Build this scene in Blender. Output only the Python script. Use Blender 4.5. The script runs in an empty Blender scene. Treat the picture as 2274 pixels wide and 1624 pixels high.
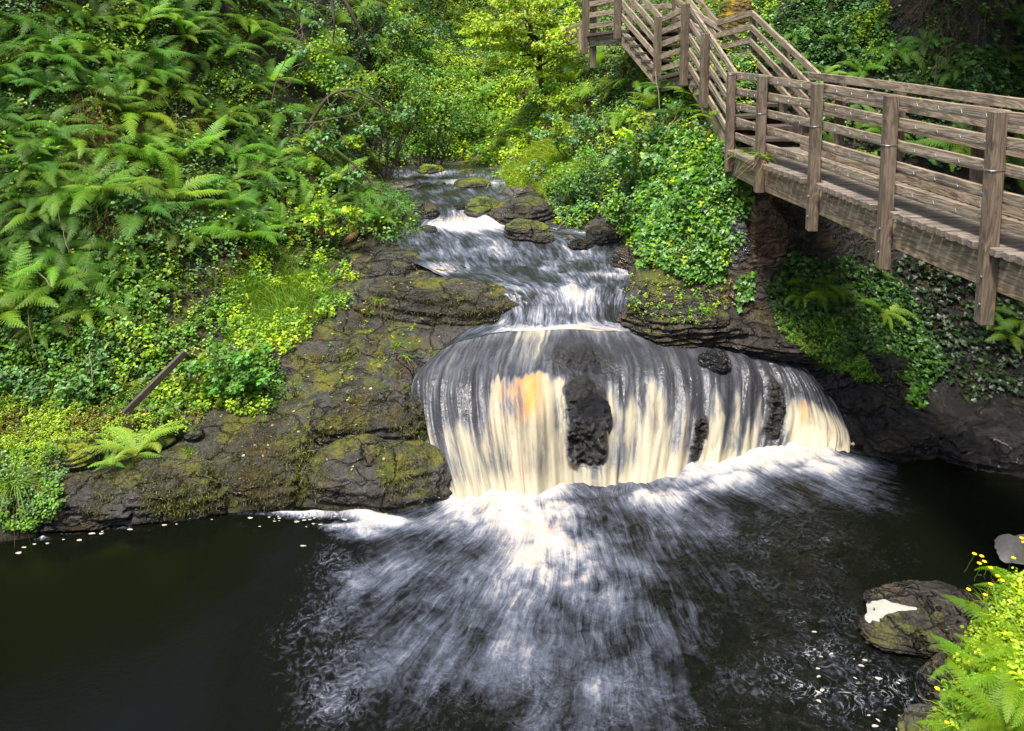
import bpy, bmesh, math, random
import numpy as np
from mathutils import Vector, Matrix, Quaternion
sc = bpy.context.scene
COL = sc.collection
rng = np.random.default_rng(7)
random.seed(7)
# ------------------------------------------------------------------ camera, sky, sun, exposure
W_D, H_D = 2273.0, 1623.6          # working units: the photograph at 2273 px wide
F_D = 1704.7
HOR = 60.0
EYE = 5.0
PITCH = math.radians(6.0)
CYC = HOR + F_D * math.tan(PITCH)
CXC = W_D / 2
cam_d = bpy.data.cameras.new("camera")
cam = bpy.data.objects.new("camera", cam_d)
COL.objects.link(cam)
cam.location = (0, 0, EYE)
cam.rotation_euler = (math.radians(90) - PITCH, 0, 0)
cam_d.sensor_width = 36.0
cam_d.lens = 36.0 * F_D / W_D
cam_d.shift_y = -(H_D / 2 - CYC) / W_D
cam_d.clip_start = 0.1
cam_d.clip_end = 500
sc.camera = cam
world = bpy.data.worlds.new("World")
sc.world = world
world.use_nodes = True
wn = world.node_tree
for n in list(wn.nodes): wn.nodes.remove(n)
SUN_EL, SUN_AZ = math.radians(67), math.radians(-148)     # azimuth from +Y towards +X
sky = wn.nodes.new("ShaderNodeTexSky"); sky.sky_type = 'NISHITA'; sky.sun_disc = False
sky.sun_elevation = SUN_EL; sky.sun_rotation = SUN_AZ; sky.air_density = 1.0; sky.dust_density = 3.0
bg = wn.nodes.new("ShaderNodeBackground"); bg.inputs[1].default_value = 0.15
wo = wn.nodes.new("ShaderNodeOutputWorld")
wn.links.new(sky.outputs[0], bg.inputs[0]); wn.links.new(bg.outputs[0], wo.inputs[0])
sun_d = bpy.data.lights.new("sun", 'SUN'); sun_d.energy = 4.2; sun_d.angle = math.radians(10); sun_d.color = (1.0, 0.95, 0.86)
sun = bpy.data.objects.new("sun", sun_d); COL.objects.link(sun)
sdir = Vector((math.sin(SUN_AZ) * math.cos(SUN_EL), math.cos(SUN_AZ) * math.cos(SUN_EL), math.sin(SUN_EL)))
sun.rotation_euler = (-sdir).to_track_quat('-Z', 'Y').to_euler()
sc.view_settings.view_transform = 'Standard'; sc.view_settings.look = 'None'
sc.view_settings.exposure = 0.92; sc.view_settings.gamma = 1.0
sc.cycles.max_bounces = 6; sc.cycles.diffuse_bounces = 3; sc.cycles.glossy_bounces = 3
sc.cycles.transmission_bounces = 3; sc.cycles.transparent_max_bounces = 6
sc.cycles.caustics_reflective = False; sc.cycles.caustics_refractive = False

# ------------------------------------------------------------------ helpers
_ct, _st = math.cos(PITCH), math.sin(PITCH)
def P(px, py, d):
    """world point on the sight line (px,py) of the 2273-wide frame, d metres out; its drop below the eye is (py-60)*d/1704.7"""
    cx = (px - CXC) / F_D; cy = (CYC - py) / F_D; k = d / _ct
    return (cx * k, (_ct + cy * _st) * k, EYE + (-_st + cy * _ct) * k)
def Pd(px, py, d):
    """the same, for an exact forward distance d"""
    cx = (px - CXC) / F_D; cy = (CYC - py) / F_D
    y = _ct + cy * _st; z = -_st + cy * _ct
    k = d / y
    return (cx * k, d, EYE + z * k)
def Pz(px, py, z):
    cx = (px - CXC) / F_D; cy = (CYC - py) / F_D
    yy = _ct + cy * _st; zz = -_st + cy * _ct
    k = (z - EYE) / zz
    return (cx * k, yy * k, z)
def proj(v):
    v = np.asarray(v, float).reshape(-1, 3)
    x, y, z = v[:, 0], v[:, 1], v[:, 2] - EYE
    dep = y * _ct - z * _st; up = y * _st + z * _ct
    return np.stack([CXC + x / dep * F_D, CYC - up / dep * F_D], 1)
def ss(a, b, x):
    t = np.clip((np.asarray(x, float) - a) / (b - a), 0, 1); return t * t * (3 - 2 * t)

def _hash(ix, iy, iz, seed):
    h = (ix * 374761393 + iy * 668265263 + iz * 2147483647 + seed * 974711) & 0xffffffff
    h = ((h ^ (h >> 13)) * 1274126177) & 0xffffffff
    h = ((h ^ (h >> 16)) * 2246822519) & 0xffffffff
    return ((h ^ (h >> 15)) & 0xffffff) / float(0xffffff)
def vnoise(p, seed=0):
    p = np.asarray(p, float); i = np.floor(p).astype(np.int64); f = p - i; f = f * f * (3 - 2 * f)
    out = 0
    for dx in (0, 1):
        wx = f[:, 0] if dx else 1 - f[:, 0]
        for dy in (0, 1):
            wy = f[:, 1] if dy else 1 - f[:, 1]
            for dz in (0, 1):
                wz = f[:, 2] if dz else 1 - f[:, 2]
                out = out + wx * wy * wz * _hash(i[:, 0] + dx, i[:, 1] + dy, i[:, 2] + dz, seed)
    return out * 2 - 1
def fbm(p, scale=1.0, octs=4, seed=0, ridged=False):
    p = np.asarray(p, float) * scale; a = 1.0; s = 0; tot = 0
    for k in range(octs):
        n = vnoise(p + 17.3 * k, seed + k)
        if ridged: n = 1 - 2 * np.abs(n)
        s = s + a * n; tot += a; a *= 0.5; p = p * 2.03
    return s / tot

def link(o, parent=None):
    COL.objects.link(o)
    if parent is not None: o.parent = parent
    return o
def tag(o, label=None, cat=None, group=None, kind=None):
    if label: o['label'] = label
    if cat: o['category'] = cat
    if group: o['group'] = group
    if kind: o['kind'] = kind
    return o
def empty(name, loc, label, cat, group=None):
    o = bpy.data.objects.new(name, None); o.location = loc; o.empty_display_size = 0.1
    COL.objects.link(o)
    return tag(o, label, cat, group)
def mesh_data(name, V, faces, mat=None, smooth=True, attrs=None, uv=None):
    """faces: list of int arrays (n,k). attrs: {name: per-vertex array (n,) or (n,3)/(n,4)}; uv per-vertex (n,2)"""
    V = np.asarray(V, np.float32)
    if not isinstance(faces, list): faces = [faces]
    faces = [np.asarray(f, np.int32) for f in faces if len(f)]
    me = bpy.data.meshes.new(name)
    nl = sum(f.size for f in faces); nf = sum(len(f) for f in faces)
    me.vertices.add(len(V)); me.vertices.foreach_set("co", V.ravel())
    me.loops.add(nl); me.polygons.add(nf)
    li = np.concatenate([f.ravel() for f in faces])
    tot = np.concatenate([np.full(len(f), f.shape[1], np.int32) for f in faces])
    st = np.concatenate([[0], np.cumsum(tot)[:-1]]).astype(np.int32)
    me.loops.foreach_set("vertex_index", li)
    me.polygons.foreach_set("loop_start", st); me.polygons.foreach_set("loop_total", tot)
    me.polygons.foreach_set("use_smooth", np.full(nf, bool(smooth)))
    for k, a in (attrs or {}).items():
        a = np.asarray(a, np.float32)
        if a.ndim == 1:
            at = me.attributes.new(k, 'FLOAT', 'POINT'); at.data.foreach_set("value", a)
        elif a.shape[1] == 3:
            at = me.attributes.new(k, 'FLOAT_VECTOR', 'POINT'); at.data.foreach_set("vector", a.ravel())
        else:
            at = me.attributes.new(k, 'FLOAT_COLOR', 'POINT'); at.data.foreach_set("color", a.ravel())
    if uv is not None:
        l = me.uv_layers.new(name="flow"); l.data.foreach_set("uv", np.asarray(uv, np.float32)[li].ravel())
    me.update(calc_edges=True); me.validate()
    if mat: me.materials.append(mat)
    return me
def mesh_obj(name, V, faces, mat, parent=None, **kw):
    o = bpy.data.objects.new(name, mesh_data(name, V, faces, mat, **kw))
    return link(o, parent)
def grid_faces(nr, nc):
    i = np.arange(nr - 1)[:, None] * nc + np.arange(nc - 1)[None, :]
    i = i.ravel(); return np.stack([i, i + 1, i + nc + 1, i + nc], 1)
def cr(A, n, axis=0):
    """Catmull-Rom resample of array A along axis to n samples (uniform param)"""
    A = np.moveaxis(np.asarray(A, float), axis, 0); m = len(A)
    t = np.linspace(0, m - 1, n); i = np.minimum(t.astype(int), m - 2); f = (t - i).reshape((-1,) + (1,) * (A.ndim - 1))
    Pm = np.concatenate([[2 * A[0] - A[1]], A, [2 * A[-1] - A[-2]]])
    p0, p1, p2, p3 = Pm[i], Pm[i + 1], Pm[i + 2], Pm[i + 3]
    r = 0.5 * (2 * p1 + (p2 - p0) * f + (2 * p0 - 5 * p1 + 4 * p2 - p3) * f ** 2 + (3 * p1 - p0 - 3 * p2 + p3) * f ** 3)
    return np.moveaxis(r, 0, axis)
def crk(A, keys, t):
    """Catmull-Rom by key positions"""
    A = np.asarray(A, float); keys = np.asarray(keys, float)
    u = np.interp(t, keys, np.arange(len(keys)))
    i = np.minimum(u.astype(int), len(A) - 2); f = (u - i).reshape((-1,) + (1,) * (A.ndim - 1))
    Pm = np.concatenate([[2 * A[0] - A[1]], A, [2 * A[-1] - A[-2]]])
    p0, p1, p2, p3 = Pm[i], Pm[i + 1], Pm[i + 2], Pm[i + 3]
    return 0.5 * (2 * p1 + (p2 - p0) * f + (2 * p0 - 5 * p1 + 4 * p2 - p3) * f ** 2 + (3 * p1 - p0 - 3 * p2 + p3) * f ** 3)

# ------------------------------------------------------------------ materials
class NT:
    def __init__(s, name):
        s.m = bpy.data.materials.new(name); s.m.use_nodes = True; s.t = s.m.node_tree
        for n in list(s.t.nodes): s.t.nodes.remove(n)
        s.out = s.n('OutputMaterial')
    def n(s, kind, **kw):
        nd = s.t.nodes.new('ShaderNode' + kind)
        for k, v in kw.items(): setattr(nd, k, v)
        return nd
    def l(s, a, b): s.t.links.new(a, b)
    def setin(s, nd, key, v):
        if v is None: return
        if isinstance(v, bpy.types.NodeSocket): s.l(v, nd.inputs[key])
        else: nd.inputs[key].default_value = v
    def attr(s, name, out='Fac'): return s.n('Attribute', attribute_name=name).outputs[out]
    def geo(s, out='Position'): return s.n('NewGeometry').outputs[out]
    def obj(s): return s.n('TexCoord').outputs['Object']
    def mapping(s, vec, scale=(1, 1, 1), loc=(0, 0, 0)):
        m = s.n('Mapping'); s.l(vec, m.inputs['Vector']); m.inputs['Scale'].default_value = scale
        m.inputs['Location'].default_value = loc; return m.outputs[0]
    def noise(s, vec, scale=5, detail=4, rough=0.55, dist=0.0, out='Fac'):
        x = s.n('TexNoise'); s.l(vec, x.inputs['Vector']); x.inputs['Scale'].default_value = scale
        x.inputs['Detail'].default_value = detail; x.inputs['Roughness'].default_value = rough; x.inputs['Distortion'].default_value = dist
        return x.outputs[out]
    def math(s, op, a, b=None, c=None, clamp=False):
        x = s.n('Math', operation=op); x.use_clamp = clamp
        s.setin(x, 0, a)
        if b is not None: s.setin(x, 1, b)
        if c is not None: s.setin(x, 2, c)
        return x.outputs[0]
    def ramp(s, f, a, b, lo=0.0, hi=1.0, smooth=True):
        x = s.n('MapRange'); x.interpolation_type = 'SMOOTHSTEP' if smooth else 'LINEAR'
        s.l(f, x.inputs[0]); x.inputs[1].default_value = a; x.inputs[2].default_value = b
        x.inputs[3].default_value = lo; x.inputs[4].default_value = hi; return x.outputs[0]
    def mix(s, f, a, b, blend='MIX'):
        x = s.n('Mix', data_type='RGBA', blend_type=blend)
        s.setin(x, 0, f)
        for k, v in ((6, a), (7, b)):
            if isinstance(v, bpy.types.NodeSocket): s.l(v, x.inputs[k])
            else: x.inputs[k].default_value = (*v, 1) if len(v) == 3 else v
        return x.outputs[2]
    def bump(s, h, strength=0.5, dist=0.02, normal=None):
        x = s.n('Bump'); s.l(h, x.inputs['Height']); x.inputs['Strength'].default_value = strength
        x.inputs['Distance'].default_value = dist
        if normal is not None: s.l(normal, x.inputs['Normal'])
        return x.outputs[0]
    def principled(s, color, rough=0.6, normal=None, **kw):
        p = s.n('BsdfPrincipled')
        if isinstance(color, bpy.types.NodeSocket): s.l(color, p.inputs['Base Color'])
        else: p.inputs['Base Color'].default_value = (*color, 1)
        s.setin(p, 'Roughness', rough)
        if normal is not None: s.l(normal, p.inputs['Normal'])
        for k, v in kw.items(): s.setin(p, k.replace('_', ' '), v)
        return p
    def done(s, shader): s.l(shader, s.out.inputs[0]); return s.m

def mat_rock(name, base=(0.05, 0.042, 0.035), light=(0.13, 0.12, 0.115), moss=0.5, mosscol=(0.10, 0.105, 0.012), wet=0.35, earth=0.0, cracks=0.55, stain=0.7):
    t = NT(name); pos = t.geo()
    n1 = t.noise(pos, 1.7, 6, 0.6); n2 = t.noise(pos, 9, 6, 0.65, 0.3); n3 = t.noise(pos, 45, 4, 0.7)
    col = t.mix(t.ramp(n1, 0.35, 0.68), base, light)
    col = t.mix(t.ramp(n2, 0.35, 0.7, 0, 0.75), col, (base[0] * .35, base[1] * .33, base[2] * .32))
    # brown algae stain
    col = t.mix(t.ramp(t.noise(pos, 3.1, 5, 0.6), 0.5, 0.66, 0, stain), col, (0.075, 0.052, 0.018))
    if earth: col = t.mix(earth, col, (0.09, 0.055, 0.03))
    sep = t.n('SeparateXYZ'); t.l(t.n('NewGeometry').outputs['Normal'], sep.inputs[0])
    up = t.ramp(sep.outputs[2], 0.25, 0.85)
    mm = t.math('ADD', t.math('MULTIPLY', t.noise(pos, 2.3, 7, 0.68, 0.2), 1.0), t.math('MULTIPLY', up, 0.18))
    mm = t.math('ADD', mm, t.math('MULTIPLY', t.math('SUBTRACT', n3, 0.5), 0.45))
    lo = 0.88 - 0.42 * moss
    mf = t.ramp(mm, lo, lo + 0.12)
    mc = t.mix(n3, (mosscol[0] * .35, mosscol[1] * .42, mosscol[2] * .5), (mosscol[0] * 1.7, mosscol[1] * 1.6, mosscol[2] * 1.5))
    mc = t.mix(t.ramp(t.noise(pos, 5.5, 4), .4, .65), mc, (0.05, 0.075, 0.012), )
    col2 = t.mix(mf, col, mc)
    h = t.math('ADD', t.math('MULTIPLY', n2, 0.7), t.math('MULTIPLY', n3, 0.3))
    # vertical moss fibres (stretched noise)
    fib = t.noise(t.mapping(pos, (60, 60, 14)), 1.0, 3, 0.6)
    h = t.math('ADD', h, t.math('MULTIPLY', fib, 0.30))
    h = t.math('ADD', h, t.math('MULTIPLY', t.noise(pos, 3.5, 3, 0.5), 1.2))
    wp = t.n('VectorMath', operation='MULTIPLY_ADD'); t.l(t.noise(pos, 2.2, 4, 0.6, out='Color'), wp.inputs[0]); wp.inputs[1].default_value = (.5, .5, .35); t.l(pos, wp.inputs[2])
    vor = t.n('TexVoronoi', feature='DISTANCE_TO_EDGE'); t.l(t.mapping(wp.outputs[0], (1.6, 1.6, 5.0)), vor.inputs['Vector']); vor.inputs['Scale'].default_value = 1.0
    crack = t.ramp(vor.outputs['Distance'], 0.0, 0.035)
    vor2 = t.n('TexVoronoi', feature='F1'); t.l(t.mapping(wp.outputs[0], (7, 7, 16)), vor2.inputs['Vector']); vor2.inputs['Scale'].default_value = 1.0
    col2 = t.mix(t.ramp(crack, 0, 1, cracks, 0), col2, (0.008, 0.007, 0.006))
    h = t.math('ADD', h, t.math('MULTIPLY', crack, 1.5 * cracks)); h = t.math('ADD', h, t.math('MULTIPLY', vor2.outputs['Distance'], -0.8))
    sz = t.n('SeparateXYZ'); t.l(pos, sz.inputs[0]); damp = t.ramp(t.math('ADD', sz.outputs[2], t.math('MULTIPLY', n1, 0.25)), 0.08, 0.32, 0.75, 0)
    col2 = t.mix(damp, col2, (0.012, 0.010, 0.008))
    nrm = t.bump(h, 1.0, 0.085)
    wetm = t.ramp(t.noise(pos, 2.6, 4, 0.6), 0.62 - 0.35 * wet, 0.80 - 0.35 * wet)
    rough = t.math('ADD', t.ramp(wetm, 0, 1, 0.72, 0.16, False), t.math('MULTIPLY', mf, 0.5), clamp=True); rough = t.math('SUBTRACT', rough, t.math('MULTIPLY', damp, 0.35), clamp=True)
    p = t.principled(col2, rough, nrm)
    return t.done(p.outputs[0])

def mat_water(name, kind):
    """peaty water: foam / amber attributes place aerated water, its thin blue-grey also standing for sky sheen; the 'flow' UV follows the current"""
    t = NT(name)
    uv = t.n('UVMap', uv_map='flow').outputs[0]
    foam = t.attr('foam'); amber = t.attr('amber'); pos = t.geo()
    if kind == 'fall':
        wob = t.noise(pos, 3.0, 3, 0.5, out='Color')
        mv = t.n('VectorMath', operation='MULTIPLY_ADD'); t.l(wob, mv.inputs[0]); mv.inputs[1].default_value = (0.022, 0.09, 0); t.l(uv, mv.inputs[2])
        st1 = t.noise(t.mapping(mv.outputs[0], (170, 3.0, 1)), 1.0, 3, 0.65)
        st2 = t.noise(t.mapping(mv.outputs[0], (70, 2.4, 1)), 1.0, 4, 0.62, 0.2)
        st3 = t.noise(t.mapping(mv.outputs[0], (26, 3.0, 1)), 1.0, 3, 0.6, 0.4)
        tex = t.math('ADD', t.math('MULTIPLY', st1, 0.28), t.math('MULTIPLY', st2, 0.44))
        tex = t.math('ADD', tex, t.math('MULTIPLY', st3, 0.36))
        rk = t.noise(pos, 9, 4, 0.6, 0.4)
        bumph = t.math('ADD', t.math('MULTIPLY', st2, 0.55), t.math('MULTIPLY', rk, 1.3)); bs, bd = 0.6, 0.035
        cream = (0.40, 0.365, 0.265); deep = (0.034, 0.035, 0.041); amp_ = 2.0
    elif kind == 'stream':
        st1 = t.noise(t.mapping(uv, (90, 14, 1)), 1.0, 4, 0.6, 0.3)
        st2 = t.noise(t.mapping(uv, (17, 8, 1)), 1.0, 5, 0.6, 0.6)
        st3 = t.noise(pos, 2.2, 3, 0.5)
        tex = t.math('ADD', t.math('MULTIPLY', st1, 0.34), t.math('MULTIPLY', st2, 0.40))
        tex = t.math('ADD', tex, t.math('MULTIPLY', st3, 0.34))
        bumph = t.math('ADD', t.math('MULTIPLY', st2, 1.0), t.math('MULTIPLY', st1, 0.25)); bs, bd = 0.55, 0.035
        cream = (0.44, 0.43, 0.43); deep = (0.016, 0.018, 0.015); amp_ = 2.9
    else:
        wob = t.noise(pos, 1.6, 4, 0.55, out='Color')
        mv = t.n('VectorMath', operation='MULTIPLY_ADD'); t.l(wob, mv.inputs[0]); mv.inputs[1].default_value = (0.45, 0.42, 0); t.l(uv, mv.inputs[2])
        st1 = t.noise(t.mapping(mv.outputs[0], (2.0, 34, 1)), 1.0, 4, 0.62, 0.3)
        st2 = t.noise(t.mapping(mv.outputs[0], (1.1, 9, 1)), 1.0, 5, 0.62, 0.5)
        st3 = t.noise(pos, 26, 4, 0.7, 2.2)
        st4 = t.noise(pos, 1.7, 3, 0.5, 0.6)
        st5 = t.noise(pos, 5.5, 5, 0.65, 1.2)
        tex = t.math('ADD', t.math('MULTIPLY', st1, 0.17), t.math('MULTIPLY', st2, 0.32))
        tex = t.math('ADD', tex, t.math('MULTIPLY', st3, 0.12))
        tex = t.math('ADD', tex, t.math('MULTIPLY', st4, 0.20))
        tex = t.math('ADD', tex, t.math('MULTIPLY', st5, 0.27))
        chop = t.attr('chop'); iso = t.noise(pos, 7.5, 6, 0.7, 2.4)
        fl = t.noise(pos, 5.0, 3, 0.55, 3.2); fl = t.math('ABSOLUTE', t.math('SUBTRACT', fl, 0.5)); fl = t.ramp(fl, 0.0, 0.035, 1.0, 0.0)
        fl = t.math('MULTIPLY', fl, t.ramp(t.noise(pos, 2.6, 3, 0.6), 0.42, 0.60))
        iso2 = t.math('ADD', t.math('MULTIPLY', iso, 0.72), t.math('MULTIPLY', st4, 0.28)); iso2 = t.math('ADD', iso2, t.math('MULTIPLY', fl, t.math('ADD', 0.14, t.math('MULTIPLY', t.attr('lace'), 0.24))))
        mxf = t.n('Mix', data_type='FLOAT'); t.l(chop, mxf.inputs[0]); t.l(tex, mxf.inputs[2]); t.l(iso2, mxf.inputs[3]); tex = mxf.outputs[0]
        rip = t.noise(pos, 9, 5, 0.6, 1.0)
        calm = t.attr('calm')
        bumph = t.math('ADD', t.math('MULTIPLY', tex, 0.6), t.math('MULTIPLY', rip, 0.6)); bs, bd = 0.5, 0.05
        cream = (0.40, 0.39, 0.385); deep = (0.003, 0.0038, 0.002); amp_ = 2.1
    tex = t.math('SUBTRACT', tex, 0.54)
    f = t.math('ADD', foam, t.math('MULTIPLY', tex, amp_))
    f = t.ramp(f, 0.02, 1.05 if kind == 'fall' else 1.0)
    f = t.math('MULTIPLY', f, t.ramp(foam, 0.0, 0.12))
    tint = t.mix(amber, cream, (0.50, 0.21, 0.035) if kind == 'fall' else (0.42, 0.27, 0.15))
    warm = t.mix(t.ramp(t.noise(pos, 3.0, 3), 0.45, 0.7, 0, 0.5), tint, (0.44, 0.33, 0.23))
    if kind != 'fall': warm = t.mix(t.ramp(f, 0.35, 0.95), (0.18, 0.205, 0.28), warm)  # blue of the thin foam paints in sky light on the water
    else: warm = t.mix(t.ramp(f, 0.25, 0.7), (0.22, 0.23, 0.26), warm)
    if kind == 'fall':
        bare = t.attr('bare'); deepc = t.mix(bare, deep, (0.016, 0.015, 0.014)); deepc = t.mix(t.math('MULTIPLY', bare, t.ramp(t.noise(pos, 6, 5, 0.7), .55, .7, 0, .7)), deepc, (0.035, 0.034, 0.012))
    col = t.mix(f, deepc if kind == 'fall' else deep, warm)
    rough = t.math('ADD', {'pool': 0.10, 'fall': 0.24, 'stream': 0.16}[kind], t.math('MULTIPLY', f, 0.6), clamp=True)
    if kind == 'pool':
        b = t.n('Bump'); t.l(bumph, b.inputs['Height']); b.inputs['Distance'].default_value = bd
        t.l(t.ramp(calm, 0, 1, 0.75, 0.05, False), b.inputs['Strength']); nrm = b.outputs[0]
    elif kind == 'fall':
        b = t.n('Bump'); t.l(t.math('ADD', bumph, t.math('MULTIPLY', bare, t.math('MULTIPLY', t.noise(pos, 16, 6, 0.7, 0.5), 2.5))), b.inputs['Height']); b.inputs['Distance'].default_value = bd; t.l(t.ramp(f, 0.1, 0.8, bs, 0.12, False), b.inputs['Strength']); nrm = b.outputs[0]
        rough = t.math('SUBTRACT', rough, t.math('MULTIPLY', bare, 0.08))
    else: nrm = t.bump(bumph, bs, bd)
    p = t.principled(col, rough, nrm, IOR=1.33, Specular_IOR_Level={'pool': 0.24, 'fall': 0.6, 'stream': 0.6}[kind])
    return t.done(p.outputs[0])

def mat_wood(name, c1=(0.16, 0.105, 0.07), c2=(0.30, 0.235, 0.18), dark=(0.055, 0.038, 0.028), wear=0.5, knot=True):
    t = NT(name); loc = t.attr('grain', 'Vector')
    g = t.noise(t.mapping(loc, (1.6, 38, 38)), 1.0, 5, 0.65, 0.6)
    ring = t.noise(t.mapping(loc, (1.0, 7, 7)), 1.0, 2, 0.5, 1.6)
    wv = t.math('PINGPONG', t.math('MULTIPLY', ring, 14.0), 1.0)
    f = t.math('ADD', t.math('MULTIPLY', g, 0.75), t.math('MULTIPLY', wv, 0.25))
    col = t.mix(t.ramp(f, 0.3, 0.72), c1, c2)
    big = t.noise(t.mapping(loc, (2.2, 4, 4)), 1.0, 4, 0.6)
    col = t.mix(t.ramp(big, 0.52, 0.72, 0, wear), col, dark)
    gr = t.noise(t.geo(), 55, 4, 0.7)
    col = t.mix(t.ramp(gr, 0.55, 0.75, 0, 0.45), col, dark)
    col = t.mix(t.ramp(t.noise(t.geo(), 3.2, 5, 0.7), 0.5, 0.68, 0, 0.5), col, (0.085, 0.095, 0.05))
    col = t.mix(t.ramp(t.noise(t.mapping(loc, (3, 9, 9)), 1.0, 5, 0.7), 0.56, 0.66, 0, 0.7), col, (0.05, 0.035, 0.027))
    nrm = t.bump(t.math('ADD', f, t.math('MULTIPLY', gr, 0.5)), 0.55, 0.006)
    return t.done(t.principled(col, 0.62, nrm).outputs[0])

def mat_leaf(name, gloss=0.42, trans=0.35, inst=False, spec=0.5):
    """leaf colour comes with each leaf in the 'leafcol' attribute; light passes through thin leaves"""
    t = NT(name); c = t.attr('leafcol', 'Color')
    if inst:
        r = t.n('ObjectInfo').outputs['Random']
        hs = t.n('HueSaturation'); t.l(c, hs.inputs['Color'])
        t.l(t.math('ADD', 0.485, t.math('MULTIPLY', r, 0.03)), hs.inputs['Hue'])
        t.l(t.math('ADD', 0.65, t.math('MULTIPLY', t.math('FRACT', t.math('MULTIPLY', r, 7.31)), 0.7)), hs.inputs['Value'])
        c = hs.outputs[0]
    p = t.principled(c, gloss, Specular_IOR_Level=spec)
    tr = t.n('BsdfTranslucent')
    c2 = t.mix(1.0, c, (1.5, 1.35, 0.55), 'MULTIPLY'); t.l(c2, tr.inputs[0])
    mx = t.n('MixShader'); mx.inputs[0].default_value = trans
    t.l(p.outputs[0], mx.inputs[1]); t.l(tr.outputs[0], mx.inputs[2])
    return t.done(mx.outputs[0])
def mat_bark(name, c=(0.06, 0.045, 0.03), moss=0.5):
    t = NT(name); pos = t.geo()
    n = t.noise(t.mapping(pos, (30, 30, 8)), 1.0, 5, 0.65)
    col = t.mix(n, (c[0] * .4, c[1] * .4, c[2] * .4), (c[0] * 1.8, c[1] * 1.8, c[2] * 1.8))
    col = t.mix(t.ramp(t.noise(pos, 6, 4), 0.62 - .25 * moss, 0.75 - .25 * moss), col, (0.07, 0.085, 0.012))
    return t.done(t.principled(col, 0.8, t.bump(n, 0.7, 0.02)).outputs[0])
def mat_plain(name, c, rough=0.5, metal=0.0, var=0.3, scale=20):
    t = NT(name); n = t.noise(t.geo(), scale, 4)
    col = t.mix(n, tuple(x * (1 - var) for x in c), tuple(min(1, x * (1 + var)) for x in c))
    p = t.principled(col, rough, t.bump(n, 0.3, 0.01)); p.inputs['Metallic'].default_value = metal
    return t.done(p.outputs[0])

M = {
    'ground': mat_rock('bank soil and rock', base=(0.035, 0.026, 0.016), light=(0.075, 0.055, 0.035), moss=0.62, wet=0.1, mosscol=(0.085, 0.10, 0.012)),
    'shelf': mat_rock('mossy shelf rock', base=(0.036, 0.030, 0.022), light=(0.085, 0.08, 0.077), moss=0.52, wet=0.6, mosscol=(0.12, 0.115, 0.010)),
    'wetrock': mat_rock('wet dark rock', base=(0.020, 0.018, 0.016), light=(0.045, 0.042, 0.042), moss=0.22, wet=0.85),
    'shelf2': mat_rock('wet shelf rock', base=(0.032, 0.025, 0.019), light=(0.08, 0.07, 0.065), moss=0.42, wet=0.8),
    'boulder': mat_rock('mossy boulder', base=(0.045, 0.038, 0.032), light=(0.09, 0.085, 0.08), moss=0.68, wet=0.3, mosscol=(0.13, 0.16, 0.008)),
    'bright': mat_rock('bright moss boulder', base=(0.045, 0.038, 0.032), light=(0.09, 0.085, 0.08), moss=1.0, wet=0.2, mosscol=(0.20, 0.24, 0.010)),
    'black': mat_rock('glossy black wet rock', base=(0.012, 0.011, 0.011), light=(0.03, 0.029, 0.03), moss=0.02, wet=1.3, cracks=0.3, stain=.25),  # wet rock; its black also stands in for shade under the bridge
    'black2': mat_rock('glossy black rock in the fall', base=(0.010, 0.010, 0.011), light=(0.03, 0.03, 0.034), moss=-.5, wet=1.5, cracks=0.0, stain=0.0),
    'orange': mat_rock('orange moss rock', base=(0.10, 0.06, 0.02), light=(0.2, 0.13, 0.04), moss=1.1, wet=0.1, mosscol=(0.30, 0.19, 0.01)),
    'grey': mat_rock('grey smooth boulder', base=(0.13, 0.12, 0.10), light=(0.24, 0.22, 0.20), moss=0.25, wet=0.4),
    'cliff': mat_rock('dark cliff', base=(0.011, 0.009, 0.006), light=(0.025, 0.02, 0.015), moss=0.35, wet=0.35, mosscol=(0.04, 0.055, 0.008)),  # colour kept near black to carry the shade around the bridge
    'earth': mat_rock('earth pillar', base=(0.22, 0.13, 0.08), light=(0.40, 0.27, 0.18), moss=0.25, wet=0.2, earth=0.4),
    'pale': mat_rock('pale slate', base=(0.12, 0.12, 0.13), light=(0.30, 0.30, 0.32), moss=0.1, wet=0.5),
    'fall': mat_water('falling water', 'fall'), 'stream': mat_water('stream water', 'stream'), 'pool': mat_water('pool water', 'pool'),
    'wood': mat_wood('weathered timber', c1=(0.14, 0.10, 0.065), c2=(0.38, 0.305, 0.22)),
    'beam': mat_wood('beam timber', c1=(0.19, 0.13, 0.075), c2=(0.48, 0.37, 0.24), wear=0.35),
    'post': mat_wood('post timber', c1=(0.085, 0.06, 0.04), c2=(0.21, 0.155, 0.11), wear=0.75),
    'deck': mat_wood('deck timber', c1=(0.11, 0.085, 0.068), c2=(0.24, 0.20, 0.165), wear=0.5),
    'dark': mat_wood('dark timber', c1=(0.05, 0.035, 0.03), c2=(0.10, 0.075, 0.065), wear=0.6),
    'wire': mat_plain('galvanised wire', (0.5, 0.52, 0.56), 0.35, 0.9),
    'bark': mat_bark('mossy bark'), 'twig': mat_bark('twig bark', (0.10, 0.075, 0.05), 0.1), 'paletwig': mat_bark('dead stem', (0.22, 0.17, 0.11), 0.0),
    'fern': mat_leaf('fern frond', 0.5, 0.45, True, 0.4), 'leaf': mat_leaf('leaf', 0.42, 0.36), 'ivy': mat_leaf('ivy leaf', 0.36, 0.25, spec=0.5),
    'grass': mat_leaf('grass blade', 0.45, 0.4),
    'foam': mat_plain('settled foam', (0.33, 0.305, 0.265), 0.8, var=0.4, scale=26),
    'petal': mat_plain('yellow petal', (0.85, 0.50, 0.01), 0.5, var=0.2),
}

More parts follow.
